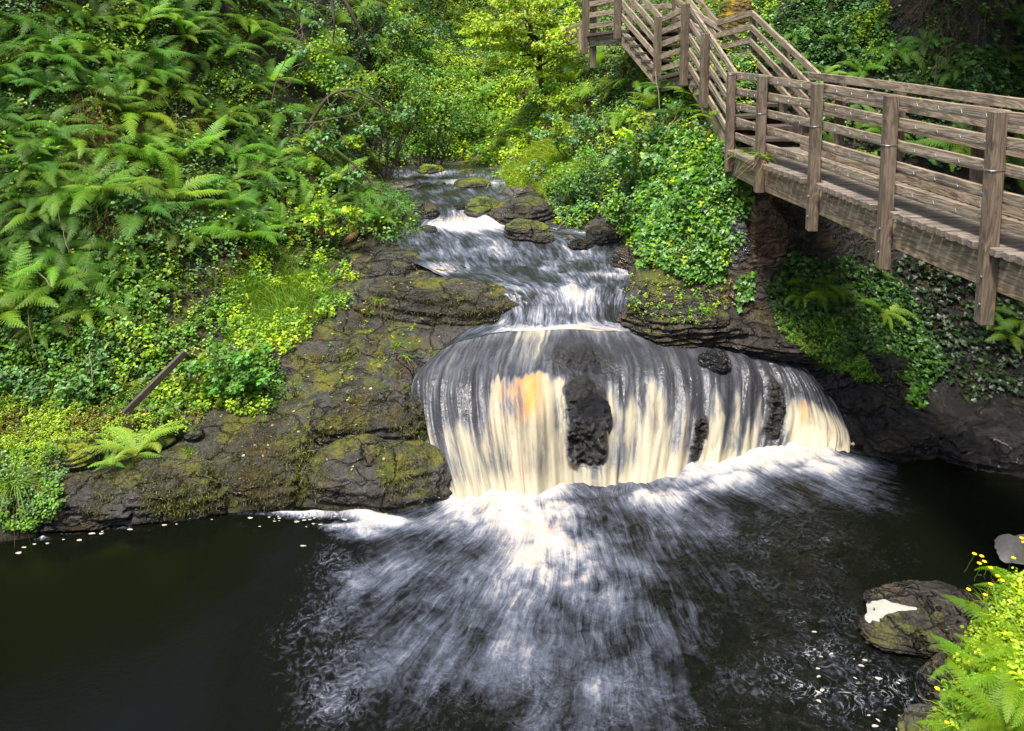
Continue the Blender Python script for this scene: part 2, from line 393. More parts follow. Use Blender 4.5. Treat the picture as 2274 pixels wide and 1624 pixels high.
# ------------------------------------------------------------------ surveyed water lines
FALL = [  # columns: crest, shoulder, middle, base
    [(960, 790, 9.6), (915, 850, 9.15), (930, 950, 8.8), (985, 1125, 8.0)],
    [(1005, 765, 9.72), (965, 830, 9.1), (965, 945, 8.68), (1015, 1125, 8.0)],
    [(1065, 748, 9.8), (1030, 830, 9.0), (1030, 930, 8.6), (1070, 1118, 8.05)],
    [(1130, 737, 9.85), (1100, 820, 9.0), (1100, 920, 8.58), (1130, 1108, 8.12)],
    [(1200, 733, 9.88), (1180, 820, 9.0), (1180, 910, 8.55), (1190, 1102, 8.16)],
    [(1270, 731, 9.92), (1270, 800, 9.28), (1270, 890, 8.75), (1280, 1085, 8.3)],
    [(1340, 735, 9.95), (1365, 810, 9.25), (1370, 910, 8.8), (1365, 1085, 8.3)],
    [(1430, 738, 9.98), (1465, 810, 9.3), (1470, 915, 8.88), (1450, 1082, 8.33)],
    [(1530, 743, 10.0), (1560, 815, 9.38), (1565, 915, 9.0), (1545, 1050, 8.6)],
    [(1620, 751, 10.0), (1655, 820, 9.5), (1655, 915, 9.2), (1640, 1032, 8.75)],
    [(1690, 768, 9.95), (1735, 838, 9.52), (1745, 920, 9.28), (1725, 1016, 8.9)],
    [(1745, 790, 9.88), (1795, 860, 9.52), (1815, 940, 9.3), (1805, 1008, 8.98)],
    [(1790, 822, 9.78), (1845, 890, 9.5), (1868, 960, 9.3), (1868, 1003, 9.03)],
    [(1815, 850, 9.70), (1880, 920, 9.48), (1900, 965, 9.32), (1903, 1003, 9.03)]]

# ------------------------------------------------------------------ terrain: a height field through surveyed points
CP = []
def c(px, py, d): CP.append(P(px, py, d))
def cw(x, y, z): CP.append((x, y, z))
# pool bed
for x, y, z in [(-7, 3, -1), (-4, 3.5, -1.2), (0, 3.5, -1.2), (3, 3.5, -.9), (-9, 5.2, -.6), (-6, 5.5, -.9), (-3, 5.5, -1.1), (0, 5.8, -1.1), (2.4, 5.3, -.8), (2.6, 6.6, -.6),
                (-4.5, 6.7, -.6), (-2, 7, -.6), (0, 7.4, -.6), (2.3, 7.5, -.5), (3.6, 7.4, -.5), (5, 7.6, -.45), (4.4, 6.4, -.5), (6.5, 6.8, -.4), (1.2, 7.9, -.4), (-1, 7.7, -.4), (3.2, 8.4, -.35)]: cw(x, y, z)
def shore(px, py, hz, back):     # water edge, then rock of height hz a little behind
    x, y, _ = Pz(px, py, 0); cw(x, y, -0.02); cw(x, y - 0.22, -0.35); cw(x, y + back, hz)
shore(-400, 1250, .35, .30); shore(0, 1210, .36, .28); shore(240, 1168, .40, .25); shore(480, 1142, .42, .22); shore(700, 1130, .40, .25); shore(880, 1132, .34, .3)
c(480, 1000, 8.35); c(240, 1030, 8.2); c(0, 1040, 8.0); c(-300, 1060, 7.8); c(700, 985, 8.45); c(880, 985, 8.45)
c(700, 890, 9.0); c(870, 880, 9.0); c(480, 940, 8.8); c(250, 960, 8.75); c(0, 960, 8.6)
c(740, 800, 9.6); c(600, 790, 9.9); c(880, 790, 9.7); c(850, 748, 10.05); c(700, 745, 10.2); c(800, 700, 10.5); c(640, 700, 10.6)
c(950, 700, 10.5); c(900, 640, 11.2); c(780, 620, 11.6); c(880, 575, 12.1); c(1000, 625, 11.6)
# left slope
c(450, 880, 9.3); c(250, 900, 9.1); c(50, 900, 9.0); c(-300, 900, 8.8)
c(560, 720, 10.6); c(350, 780, 9.7); c(150, 800, 9.45); c(0, 780, 9.35)
c(-100, 450, 10.2); c(100, 450, 10.4); c(300, 450, 10.9); c(500, 500, 11.6); c(650, 480, 12.4); c(600, 600, 11.5); c(400, 620, 10.7); c(200, 640, 10.1); c(0, 620, 9.8)
c(800, 540, 12.6); c(900, 525, 12.75); c(860, 470, 13.0); c(780, 430, 13.4); c(700, 350, 13.6)
c(0, 0, 11.8); c(200, 0, 12.4); c(400, 0, 13.4); c(600, 0, 15.5); c(800, 0, 18.5); c(300, 200, 12.2); c(500, 250, 13.2); c(650, 200, 15)
c(0, 230, 11.0); c(-300, 100, 11.0)
cw(-11, 12, 8.2); cw(-13, 9, 7.8); cw(-9, 7.8, 2.4); cw(-11, 6.5, 3); cw(-12, 4, 3.5); cw(-9, 4.6, 0.5); cw(-11, 16, 9.5); cw(-8, 20, 9)
# upstream gorge
c(840, 390, 16.2); c(880, 350, 17.4); c(800, 330, 16.5); c(760, 250, 16.2); c(850, 200, 18.5)
c(950, 350, 18.4); c(1050, 350, 18.4); c(1000, 250, 19.8); c(1000, 120, 22); c(1100, 120, 23.5); c(1150, 250, 20); c(1000, 0, 26); c(1150, 0, 27); c(1100, 372, 17.3)
# channel bed under the stream
for (y, d, xl, xr) in [(372, 17.0, 870, 1090), (400, 15.6, 890, 1090), (430, 14.6, 930, 1090), (470, 13.8, 960, 1110), (500, 13.1, 950, 1180), (535, 12.5, 950, 1350), (575, 11.8, 980, 1380), (615, 11.0, 1080, 1380), (660, 10.5, 1150, 1350), (715, 10.05, 1150, 1370), (738, 9.85, 1020, 1560)]:
    for fx in (0.05, .5, .95):
        x, yy, z = P(xl + (xr - xl) * fx, y, d); cw(x, yy, z - 0.22)
# under the falls
for (px, py, d) in [(1050, 800, 9.4), (1180, 800, 9.4), (1350, 800, 9.4), (1500, 800, 9.6), (1640, 810, 9.7), (1740, 860, 9.7)]:
    x, y, z = P(px, py, d); cw(x, y, z - .35)
cw(-.9, 8.5, -.1)
# right bank upstream
c(1110, 400, 16.0); c(1130, 440, 14.7); c(1160, 470, 14.0); c(1200, 410, 15.2); c(1180, 330, 16.8); c(1250, 250, 16.6); c(1230, 500, 13.2); c(1330, 505, 12.9); c(1400, 545, 12.1)
c(1250, 120, 18.5); c(1250, 0, 20); c(1300, 330, 14.9); c(1400, 200, 14.6); c(1400, 80, 15.8); c(1290, 430, 13.8); c(1500, 150, 13.4); c(1450, 420, 12.2); c(1560, 300, 11.6); c(1600, 200, 12.3); c(1600, 40, 14.5)
c(1440, 590, 11.0); c(1500, 560, 10.9); c(1570, 480, 10.75); c(1610, 600, 10.45); c(1640, 450, 10.5); c(1640, 380, 10.6)
# right shelf and rock below the bridge
c(1410, 640, 10.6); c(1400, 720, 10.1); c(1500, 690, 10.2); c(1520, 735, 9.95); c(1650, 700, 10.1); c(1660, 745, 9.9); c(1780, 760, 9.85); c(1860, 830, 9.7); c(1930, 880, 9.5)
c(1950, 960, 9.25); c(2080, 985, 9.15); c(2220, 1010, 9.0); c(2400, 1030, 8.9)
shore(1960, 1005, .14, .25); shore(2100, 1015, .16, .25); shore(2273, 1062, .2, .25); shore(2450, 1120, .25, .3)
c(1800, 640, 10.3); c(1900, 650, 10.4); c(1960, 760, 10.2); c(2100, 880, 9.9); c(2250, 850, 9.9); c(2050, 640, 10.7); c(2200, 600, 10.6)
c(1720, 560, 10.5); c(1750, 400, 10.9); c(1700, 300, 11.3)
# cliff behind the bridge
c(1800, 180, 12.0); c(1900, 330, 11.4); c(2050, 400, 11.0); c(2200, 330, 10.6); c(2000, 120, 11.6); c(2200, 100, 10.9); c(1800, 0, 13.2); c(2000, 0, 12.0); c(2250, 0, 11.2); c(2450, 300, 10); c(2450, 0, 10.4)
c(1680, 120, 13.3); c(1650, 0, 14.8)
cw(8.2, 10, 9); cw(8, 13, 9); cw(8, 7, 7); cw(7, 5.6, 3.0); cw(7.4, 8.2, 3.2); cw(7, 17, 9.5); cw(6, 21, 9.5); cw(2, 30, 10); cw(-3, 30, 10); cw(5, 26, 10)
# near right bank (foreground)
c(2080, 1560, 5.3); c(2200, 1400, 5.5); c(2273, 1290, 5.9); c(2273, 1500, 4.95); c(2150, 1600, 4.95); c(2400, 1300, 5.4); c(2500, 1500, 4.6)
x, y, _ = Pz(2030, 1600, 0); cw(x, y, -.03); x, y, _ = Pz(2100, 1440, 0); cw(x, y, -.03); x, y, _ = Pz(2200, 1290, 0); cw(x, y, -.03); x, y, _ = Pz(2330, 1215, 0); cw(x, y, -.02)

for a_, b_ in ((1950, 1400), (2010, 1480), (2080, 1290), (1900, 1300), (2150, 1230), (1960, 1560), (2040, 1340), (2040, 1430)):
    x, y, _ = Pz(a_, b_, 0); cw(x, y, -.32)
cw(3.4, 3.8, .7); cw(2.6, 2.6, 1.0); cw(5.5, 4.2, 2.0); cw(0, 0.5, 1.5); cw(-4, 0.5, 1.5); cw(3, 0.5, 2.5)
CP = np.array(CP)
def tps_fit(pts, lam=0.002):
    n = len(pts); X = pts[:, :2]
    r = np.linalg.norm(X[:, None] - X[None], axis=2); K = np.where(r > 0, r * r * np.log(r + 1e-9), 0) + np.eye(n) * lam
    Pm = np.c_[np.ones(n), X]; A = np.zeros((n + 3, n + 3)); A[:n, :n] = K; A[:n, n:] = Pm; A[n:, :n] = Pm.T
    w = np.linalg.solve(A, np.r_[pts[:, 2], 0, 0, 0]); return X, w
_TX, _TW = tps_fit(CP)
def tps(x, y):
    out = np.full(len(x), _TW[-3]) + _TW[-2] * x + _TW[-1] * y
    for (cx, cy), w in zip(_TX, _TW[:-3]):
        r2 = (x - cx) ** 2 + (y - cy) ** 2 + 1e-12
        out += w * 0.5 * r2 * np.log(r2)
    return out
xs = np.unique(np.round(np.concatenate([[-60, -40, -28, -20, -16], np.arange(-14, -6.5, .10), np.arange(-6.5, 6.2, .036), np.arange(6.2, 10.5, .09), [12, 16, 22, 32, 60]]), 4))
ys = np.unique(np.round(np.concatenate([[-40, -20, -8, -2], np.arange(0, 3.5, .25), np.arange(3.5, 7.3, .06), np.arange(7.3, 13.2, .036), np.arange(13.2, 19, .07), np.arange(19, 31, .16), [33, 38, 46, 60]]), 4))
GX, GY = np.meshgrid(xs, ys)
fx, fy = np.clip(GX.ravel(), -13, 9), np.clip(GY.ravel(), 0.4, 30)
GZ = tps(fx, fy)
out_d = np.hypot(GX.ravel() - fx, GY.ravel() - fy)
GZ = np.clip(GZ, -1.5, 10.5) + np.minimum(out_d, 10) * 0.35
pp = np.stack([GX.ravel(), GY.ravel(), GZ * 0.7], 1)
amp = ss(1.2, 3.0, GZ) * 0.16 + 0.035
GZ = GZ + fbm(pp, 0.9, 5, 3) * amp * 1.6 + fbm(pp, 4.5, 4, 9, True) * 0.03
_bx = np.array([P(*q[0])[0] for q in FALL]); _bb = np.array([Pz(q[3][0], q[3][1], 0) for q in FALL]); _cc = np.array([P(*q[0]) for q in FALL])
_X, _Y = GX.ravel(), GY.ravel(); _yb = np.interp(_X, _bb[:, 0], _bb[:, 1]); _yc = np.interp(_X, _cc[:, 0], _cc[:, 1]); _zc = np.interp(_X, _cc[:, 0], _cc[:, 2])
_t = np.clip((_Y - _yb) / np.maximum(_yc - _yb, .3), 0, 1); _cap = np.where(_Y < _yb, -.3, -.3 + (_zc - .05) * ss(0.15, .75, _t) * .93)
_in = (_X > -.85) & (_X < 3.95) & (_Y > _yb - 1.2) & (_Y < _yc); GZ = np.where(_in, np.minimum(GZ, _cap), GZ)
_sh = ss(1.3, .9, GZ) * ss(-.1, .25, GZ) * ((GX.ravel() < .5) & (GY.ravel() > 6.5) & (GY.ravel() < 9.4))
GZ = GZ - _sh * .11
GZ = GZ.reshape(GX.shape)
def ground(x, y):
    x = np.atleast_1d(np.asarray(x, float)); y = np.atleast_1d(np.asarray(y, float))
    i = np.clip(np.searchsorted(xs, x) - 1, 0, len(xs) - 2); j = np.clip(np.searchsorted(ys, y) - 1, 0, len(ys) - 2)
    u = np.clip((x - xs[i]) / (xs[i + 1] - xs[i]), 0, 1); v = np.clip((y - ys[j]) / (ys[j + 1] - ys[j]), 0, 1)
    return (GZ[j, i] * (1 - u) + GZ[j, i + 1] * u) * (1 - v) + (GZ[j + 1, i] * (1 - u) + GZ[j + 1, i + 1] * u) * v
def gnormal(x, y, e=0.12):
    dx = (ground(x + e, y) - ground(x - e, y)) / (2 * e); dy = (ground(x, y + e) - ground(x, y - e)) / (2 * e)
    n = np.stack([-dx, -dy, np.ones_like(dx)], 1); return n / np.linalg.norm(n, axis=1)[:, None]
def hit(px, py, dmin=4.0, dmax=34.0, n=700):
    """where the sight line through (px,py) first meets the ground"""
    px = np.atleast_1d(np.asarray(px, float)); py = np.atleast_1d(np.asarray(py, float))
    cx = (px - CXC) / F_D; cy = (CYC - py) / F_D; yy = _ct + cy * _st; zz = -_st + cy * _ct
    kx, kz = cx / yy, zz / yy; res = np.full(len(px), np.nan); prev = dmin
    for d in np.linspace(dmin, dmax, n):
        g = ground(kx * d, np.full(len(px), d)); h = (EYE + kz * d < g) & np.isnan(res)
        res[h] = d
    return np.stack([kx * res, res, ground(kx * np.nan_to_num(res, nan=0), np.nan_to_num(res, nan=0))], 1)
def build_ground():
    nr, nc = GX.shape; F = grid_faces(nr, nc); V = np.stack([GX.ravel(), GY.ravel(), GZ.ravel()], 1)
    # split the sheet: shelf rock, soil, then cliff and black rock whose dark colour also carries shade
    cen = V[F].mean(1); pj = proj(cen); px, py = pj[:, 0], pj[:, 1]
    wob = fbm(cen, 1.5, 3, 21) * 0.5
    left = cen[:, 0] < 0.8
    shelf = (cen[:, 2] < 1.05 + wob * 0.6) & left & (cen[:, 1] < 10.6) & (cen[:, 1] > 3) | (left & (px > 740 + 60 * wob) & (cen[:, 1] < 12.5) & (cen[:, 2] < 1.6))
    shelf &= ~((px < 480) & (py < 900 + 30 * wob) & (cen[:, 1] > 8.7))
    right = (cen[:, 0] > 1.2) & (cen[:, 2] < 1.5 + wob * .5) & (cen[:, 1] > 7) & (cen[:, 1] < 11.5)
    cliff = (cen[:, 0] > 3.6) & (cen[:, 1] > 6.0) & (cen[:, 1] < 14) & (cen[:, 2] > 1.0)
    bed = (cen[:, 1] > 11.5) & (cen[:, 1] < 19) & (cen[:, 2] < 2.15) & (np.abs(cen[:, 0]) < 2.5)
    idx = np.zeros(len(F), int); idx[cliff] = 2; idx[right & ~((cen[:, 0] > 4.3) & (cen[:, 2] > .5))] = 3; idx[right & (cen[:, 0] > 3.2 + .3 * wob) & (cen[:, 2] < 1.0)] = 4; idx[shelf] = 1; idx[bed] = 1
    me = mesh_data('ground', V, F, M['ground'])
    for k in ('shelf', 'cliff', 'shelf2', 'black'): me.materials.append(M[k])
    me.polygons.foreach_set('material_index', idx.astype(np.int32)); me.update()
    o = link(bpy.data.objects.new('ground', me)); tag(o, 'earth and rock ground of the gorge with its banks', kind='structure')
build_ground()

# ------------------------------------------------------------------ water
STREAM = [(366, 17.6, 850, 1120), (372, 16.9, 850, 1120), (385, 16.2, 850, 1120), (398, 15.6, 860, 1120), (404, 15.45, 860, 1120), (425, 14.8, 870, 1130), (445, 14.2, 900, 1150), (458, 13.95, 920, 1160), (480, 13.4, 920, 1190),
          (500, 13.0, 890, 1250), (528, 12.6, 880, 1400), (555, 12.15, 890, 1440), (580, 11.75, 910, 1450), (598, 11.4, 940, 1450), (622, 10.95, 1010, 1440), (640, 10.65, 1070, 1430), (680, 10.4, 1110, 1410), (718, 10.12, 1100, 1430), (728, 10.0, 1040, 1560)]
NCOL = len(FALL)
def build_stream_and_fall():
    fall = np.array([[P(*q) for q in col[:3]] + [Pz(col[3][0], col[3][1], -0.04)] for col in FALL]).transpose(1, 0, 2)      # rows, cols
    rows = []
    for (y, d, xl, xr) in STREAM: rows.append([P(xl + (xr - xl) * k / (NCOL - 1), y, d) for k in range(NCOL)])
    S = np.concatenate([np.array(rows), fall[:1]]); ns = len(S)
    NC = 261
    S2 = cr(cr(S, 19 * 16 + 1, 0), NC, 1); nr = len(S2)
    v = np.linspace(0, ns - 1, nr)[:, None] * np.ones((1, NC)); u = np.ones((nr, 1)) * np.linspace(0, 1, NC)[None]
    V = S2.reshape(-1, 3); vv, uu = v.ravel(), u.ravel()
    wpx = proj(V)
    q = np.stack([uu * 14, vv * 1.3, uu * 0], 1)
    turb = ss(8.5, 10, vv) * 0 + 0.020 + 0.05 * (ss(11.5, 13, vv) - ss(17.5, 18.6, vv)) + 0.03 * (ss(5.5, 7, vv) - ss(9, 9.6, vv))
    V[:, 2] += turb * fbm(q, 1.0, 4, 5) + 0.010 * fbm(q * 4, 1.0, 3, 6)
    X, Y = wpx[:, 0], wpx[:, 1]
    g = lambda cx, cy, sx, sy, a=1.0: a * np.exp(-((X - cx) / sx) ** 2 - ((Y - cy) / sy) ** 2)
    foam = 0.18 + g(1010, 492, 75, 20, .6) + g(1100, 488, 45, 14, .8) + g(1040, 506, 110, 12, .35) + g(985, 595, 50, 14, .3) + g(1120, 640, 120, 9, .3) \
        + g(1250, 735, 170, 14, 0.8) + g(1280, 655, 45, 22, .55) + g(1330, 610, 80, 10, .35) + g(1170, 560, 200, 30, .20) + g(1240, 690, 170, 40, .18) + g(955, 385, 90, 10, .3) + g(1010, 404, 110, 5, .8) + g(1050, 560, 90, 18, .15) + g(1400, 600, 60, 25, .25)
    amber = g(1010, 488, 45, 10, .5) + g(1110, 478, 14, 10, .6) + g(1300, 735, 70, 8, .7) + g(990, 598, 30, 8, .5) + g(1280, 650, 25, 10, .5)
    o = mesh_obj('stream_water', V, grid_faces(nr, NC), M['stream'], attrs={'foam': np.clip(foam, 0, 1), 'amber': np.clip(amber, 0, 1)}, uv=np.stack([uu, vv / 9.0], 1))
    tag(o, 'peaty stream water running down to the waterfall', kind='structure')
    # fall
    NC, NR = 521, 241
    f2 = crk(fall, [0, .34, .62, 1], np.linspace(0, 1, NR)); f2 = cr(f2, NC, 1)
    u = (np.ones((NR, 1)) * np.linspace(0, NCOL - 1, NC)[None]).ravel(); v = (np.linspace(0, 1, NR)[:, None] * np.ones((1, NC))).ravel()
    V = f2.reshape(-1, 3)
    q1 = np.stack([u * 3.2, v * 1.2, u * 0], 1); q2 = np.stack([u * 11, v * .8, u * 0], 1)
    env = ss(0, .3, v)
    # local swells: streams of water arching over ledges
    sw = fbm(q1, 1.0, 3, 31) * .09 + fbm(q2, 1.0, 2, 33) * .012
    dome = np.exp(-((u - 11.6) / 0.9) ** 2) * ss(.45, .62, v) * .10 + np.exp(-((u - 4) / 0.8) ** 2) * ss(.5, .7, v) * .08
    nd = np.array([0, -1, 0.35]); V += ((sw * env + dome) * ss(13, 12.2, u))[:, None] * nd[None]
    V[v > .995, 2] -= 0.03
    edge = ss(12.4, 13, u)
    # where each curtain turns white: per-column start
    vb = np.interp(u, [0, 1, 2, 2.9, 3.1, 4.2, 4.6, 5.2, 5.6, 6.3, 7, 8, 8.6, 9.2, 9.8, 10.2, 10.8, 11.5, 12.3, 13], [.42, .55, .60, .50, .36, .33, .42, .86, .80, .36, .38, .40, .44, .46, .46, .30, .34, .36, .34, .38])
    jag = fbm(np.stack([u * 5.2, u * 0, u * 0], 1), 1.0, 3, 41) * .10 + fbm(np.stack([u * 16, u * 0, u * 0], 1), 1, 2, 43) * .05
    # several overlapping curtains, each starting lower down with its own fingers
    st = np.interp(u, [0, .6, 1.5, 2.4, 3.2, 4, 4.5, 4.9, 5.3, 5.9, 6.4, 7.2, 8, 8.8, 9.5, 9.9, 10.3, 11, 12, 13], [.55, .8, .9, .9, 1.1, 1.1, .95, .5, .2, .5, .95, .82, .80, .85, .6, .5, 1.05, 1.05, 1.0, .8])
    r1 = np.random.default_rng(5); f = np.zeros_like(u)
    cdf_x = np.linspace(0, 13, 400); wgt = np.interp(cdf_x, [0, .3, 1, 2.2, 3, 3.6, 4.3, 4.7, 5.1, 5.6, 6, 6.5, 7.5, 8.5, 9.2, 9.5, 9.9, 10.2, 11, 12.4, 13], [.4, .8, .8, .8, 1.4, 2.0, 1.6, .6, .1, .08, .5, 1.1, .7, .7, .8, .4, .1, 1.2, 1.2, 1.0, .5])
    cdf = np.cumsum(wgt); cdf /= cdf[-1]
    for k in range(380):
        uk = np.interp(r1.random(), cdf, cdf_x); wk = r1.uniform(.025, .13) if r1.random() < .72 else r1.uniform(.13, .40)
        v0 = np.interp(uk, [0, 1, 2, 2.9, 3.1, 4.2, 4.6, 5.6, 6.3, 7, 8, 9.2, 9.8, 10.2, 11.5, 13], [.46, .55, .55, .46, .36, .34, .42, .55, .36, .40, .42, .44, .5, .33, .36, .42]); vk = v0 + (abs(r1.normal()) * .22 if r1.random() < .7 else r1.uniform(0, .45)) + r1.uniform(-.05, .03); vk = min(vk, .93)
        dr = (uk - 6) * .03 + r1.normal() * .12; ln = r1.uniform(.18, 1.1); am = r1.uniform(.12, .50) * (1.25 if wk < .13 else .8)
        cx = uk + dr * (v - vk); ww = wk * (1 + .8 * np.clip(v - vk, 0, 1)); e = ((u - cx) / ww) ** 2
        sel = (e < 6) & (v > vk - .03)
        ee = e[sel]; vv_ = v[sel]
        top = vk + .10 * wk / .2 * np.minimum(ee, 2) * .5         # rounded finger tops
        f[sel] += am * np.exp(-ee) * ss(-.01, .085, vv_ - top) * (1 - .7 * ss(vk + ln * .6, vk + ln, vv_))
    for uc, sg in ((4.78, -1), (5.82, 1)):
        f += .9 * np.exp(-((u - uc - sg * .12 * np.sin(v * 5)) / .13) ** 2) * ss(.42, .52, v)
    # bare wet rock showing through: a column in the middle, a dome above it, a rib on the right
    qb = np.stack([u * 2.2, v * 5, u * 0], 1); nb_ = fbm(qb, 1, 4, 95)
    bare = np.clip(1.25 * np.exp(-((u - 5.28 + .12 * nb_) / (.50 + .10 * nb_)) ** 4 - ((v - .70) / .21) ** 6) + .60 * np.exp(-(((u - 5.2 + .3 * nb_) / 1.05) ** 2 + ((v - .30 + .05 * nb_) / .18) ** 2) ** 2) + .9 * np.exp(-((u - 9.7 + .1 * nb_) / .22) ** 4 - ((v - .6) / .25) ** 6) + .8 * np.exp(-((u - 7.9 + .1 * nb_) / .2) ** 4 - ((v - .78) / .14) ** 6), 0, 1)
    bare = ss(.25, .75, bare)
    isoq = np.stack([V[:, 0], V[:, 2] * 1.2, V[:, 1] * .3], 1)
    V += (bare * (.05 + .13 * fbm(isoq, 5, 5, 96) + .05 * fbm(isoq, 14, 3, 97, True)))[:, None] * nd[None]
    f = f * (1 - .88 * bare)
    f = f + 1.1 * np.exp(-((u - 3.6) / .75) ** 4) * ss(.37, .43, v + .02 * np.sin(u * 23) + .015 * np.sin(u * 41)) + .45 * np.exp(-((u - 1.5) / 1.5) ** 4) * ss(.55, .8, v) + .5 * np.exp(-((u - 11.2) / 1.2) ** 4) * ss(.42, .6, v)
    relief = f.copy(); f = 1 - np.exp(-f * (.95 + .5 * np.exp(-((u - 3.9) / .8) ** 2)))
    V += (np.minimum(relief, 1.6) * .006 * ss(13, 12.3, u))[:, None] * nd[None]
    f = f * np.interp(u, [0, 5.5, 6.5, 9.5, 10.2, 13], [1.0, 1.0, 1.12, 1.1, 1.25, 1.15]) * np.clip(.82 + .55 * fbm(np.stack([u * 1.7, v * 3.5, u * 0], 1), 1, 4, 91), .35, 1.1)
    gap = np.exp(-((u - 9.72) / .25) ** 2) * .8 + np.exp(-((u - 7.85) / .22) ** 2) * ss(.6, .7, v) * .5
    f = f * (1 - np.clip(gap, 0, .85))
    lowf = ss(.86, 1.0, v) * .45 * np.interp(u, [0, 4.8, 5.2, 6, 6.5, 13], [1, 1, .4, .4, 1, 1])
    thin = .15 + .20 * fbm(np.stack([u * 9, v * 2, u * 0], 1), 1, 3, 81) + .42 * np.exp(-((u - 3.9) / .5) ** 2 - ((v - .16) / .2) ** 2) + .14 * np.exp(-((u - 1.6) / 1.3) ** 2 - ((v - .25) / .2) ** 2)
    thin = thin - .16 * np.exp(-((u - 5.5) / .8) ** 2) * ss(.08, .2, v); thin = thin + .22 * ss(.12, 0, v) * np.interp(u, [0, 2, 4, 5, 8, 10, 13], [.2, .7, 1.3, 1.0, .7, .2, .2])
    f = np.clip(np.maximum(f + lowf * (1 - bare), thin * (1 - .8 * bare)), 0, 1)
    amb = 1.15 * np.exp(-((u - 3.85) / .42) ** 2) * ss(.34, .4, v) * ss(.74, .54, v) + .55 * np.exp(-((u - 10.55) / .16) ** 2) * ss(.3, .36, v) * ss(.75, .6, v) + .35 * np.exp(-((u - 3.2) / .4) ** 2) * ss(.36, .45, v) * ss(.6, .5, v)
    amb = amb + .5 * np.exp(-((u - 5.3) / .7) ** 2) * ss(.06, 0, v)
    o = mesh_obj('waterfall', V, grid_faces(NR, NC), M['fall'], attrs={'foam': f, 'amber': np.clip(amb, 0, 1), 'bare': bare}, uv=np.stack([u / 13.0, v], 1))
    tag(o, 'broad low waterfall pouring over a rounded rock lip', kind='structure')
build_stream_and_fall()

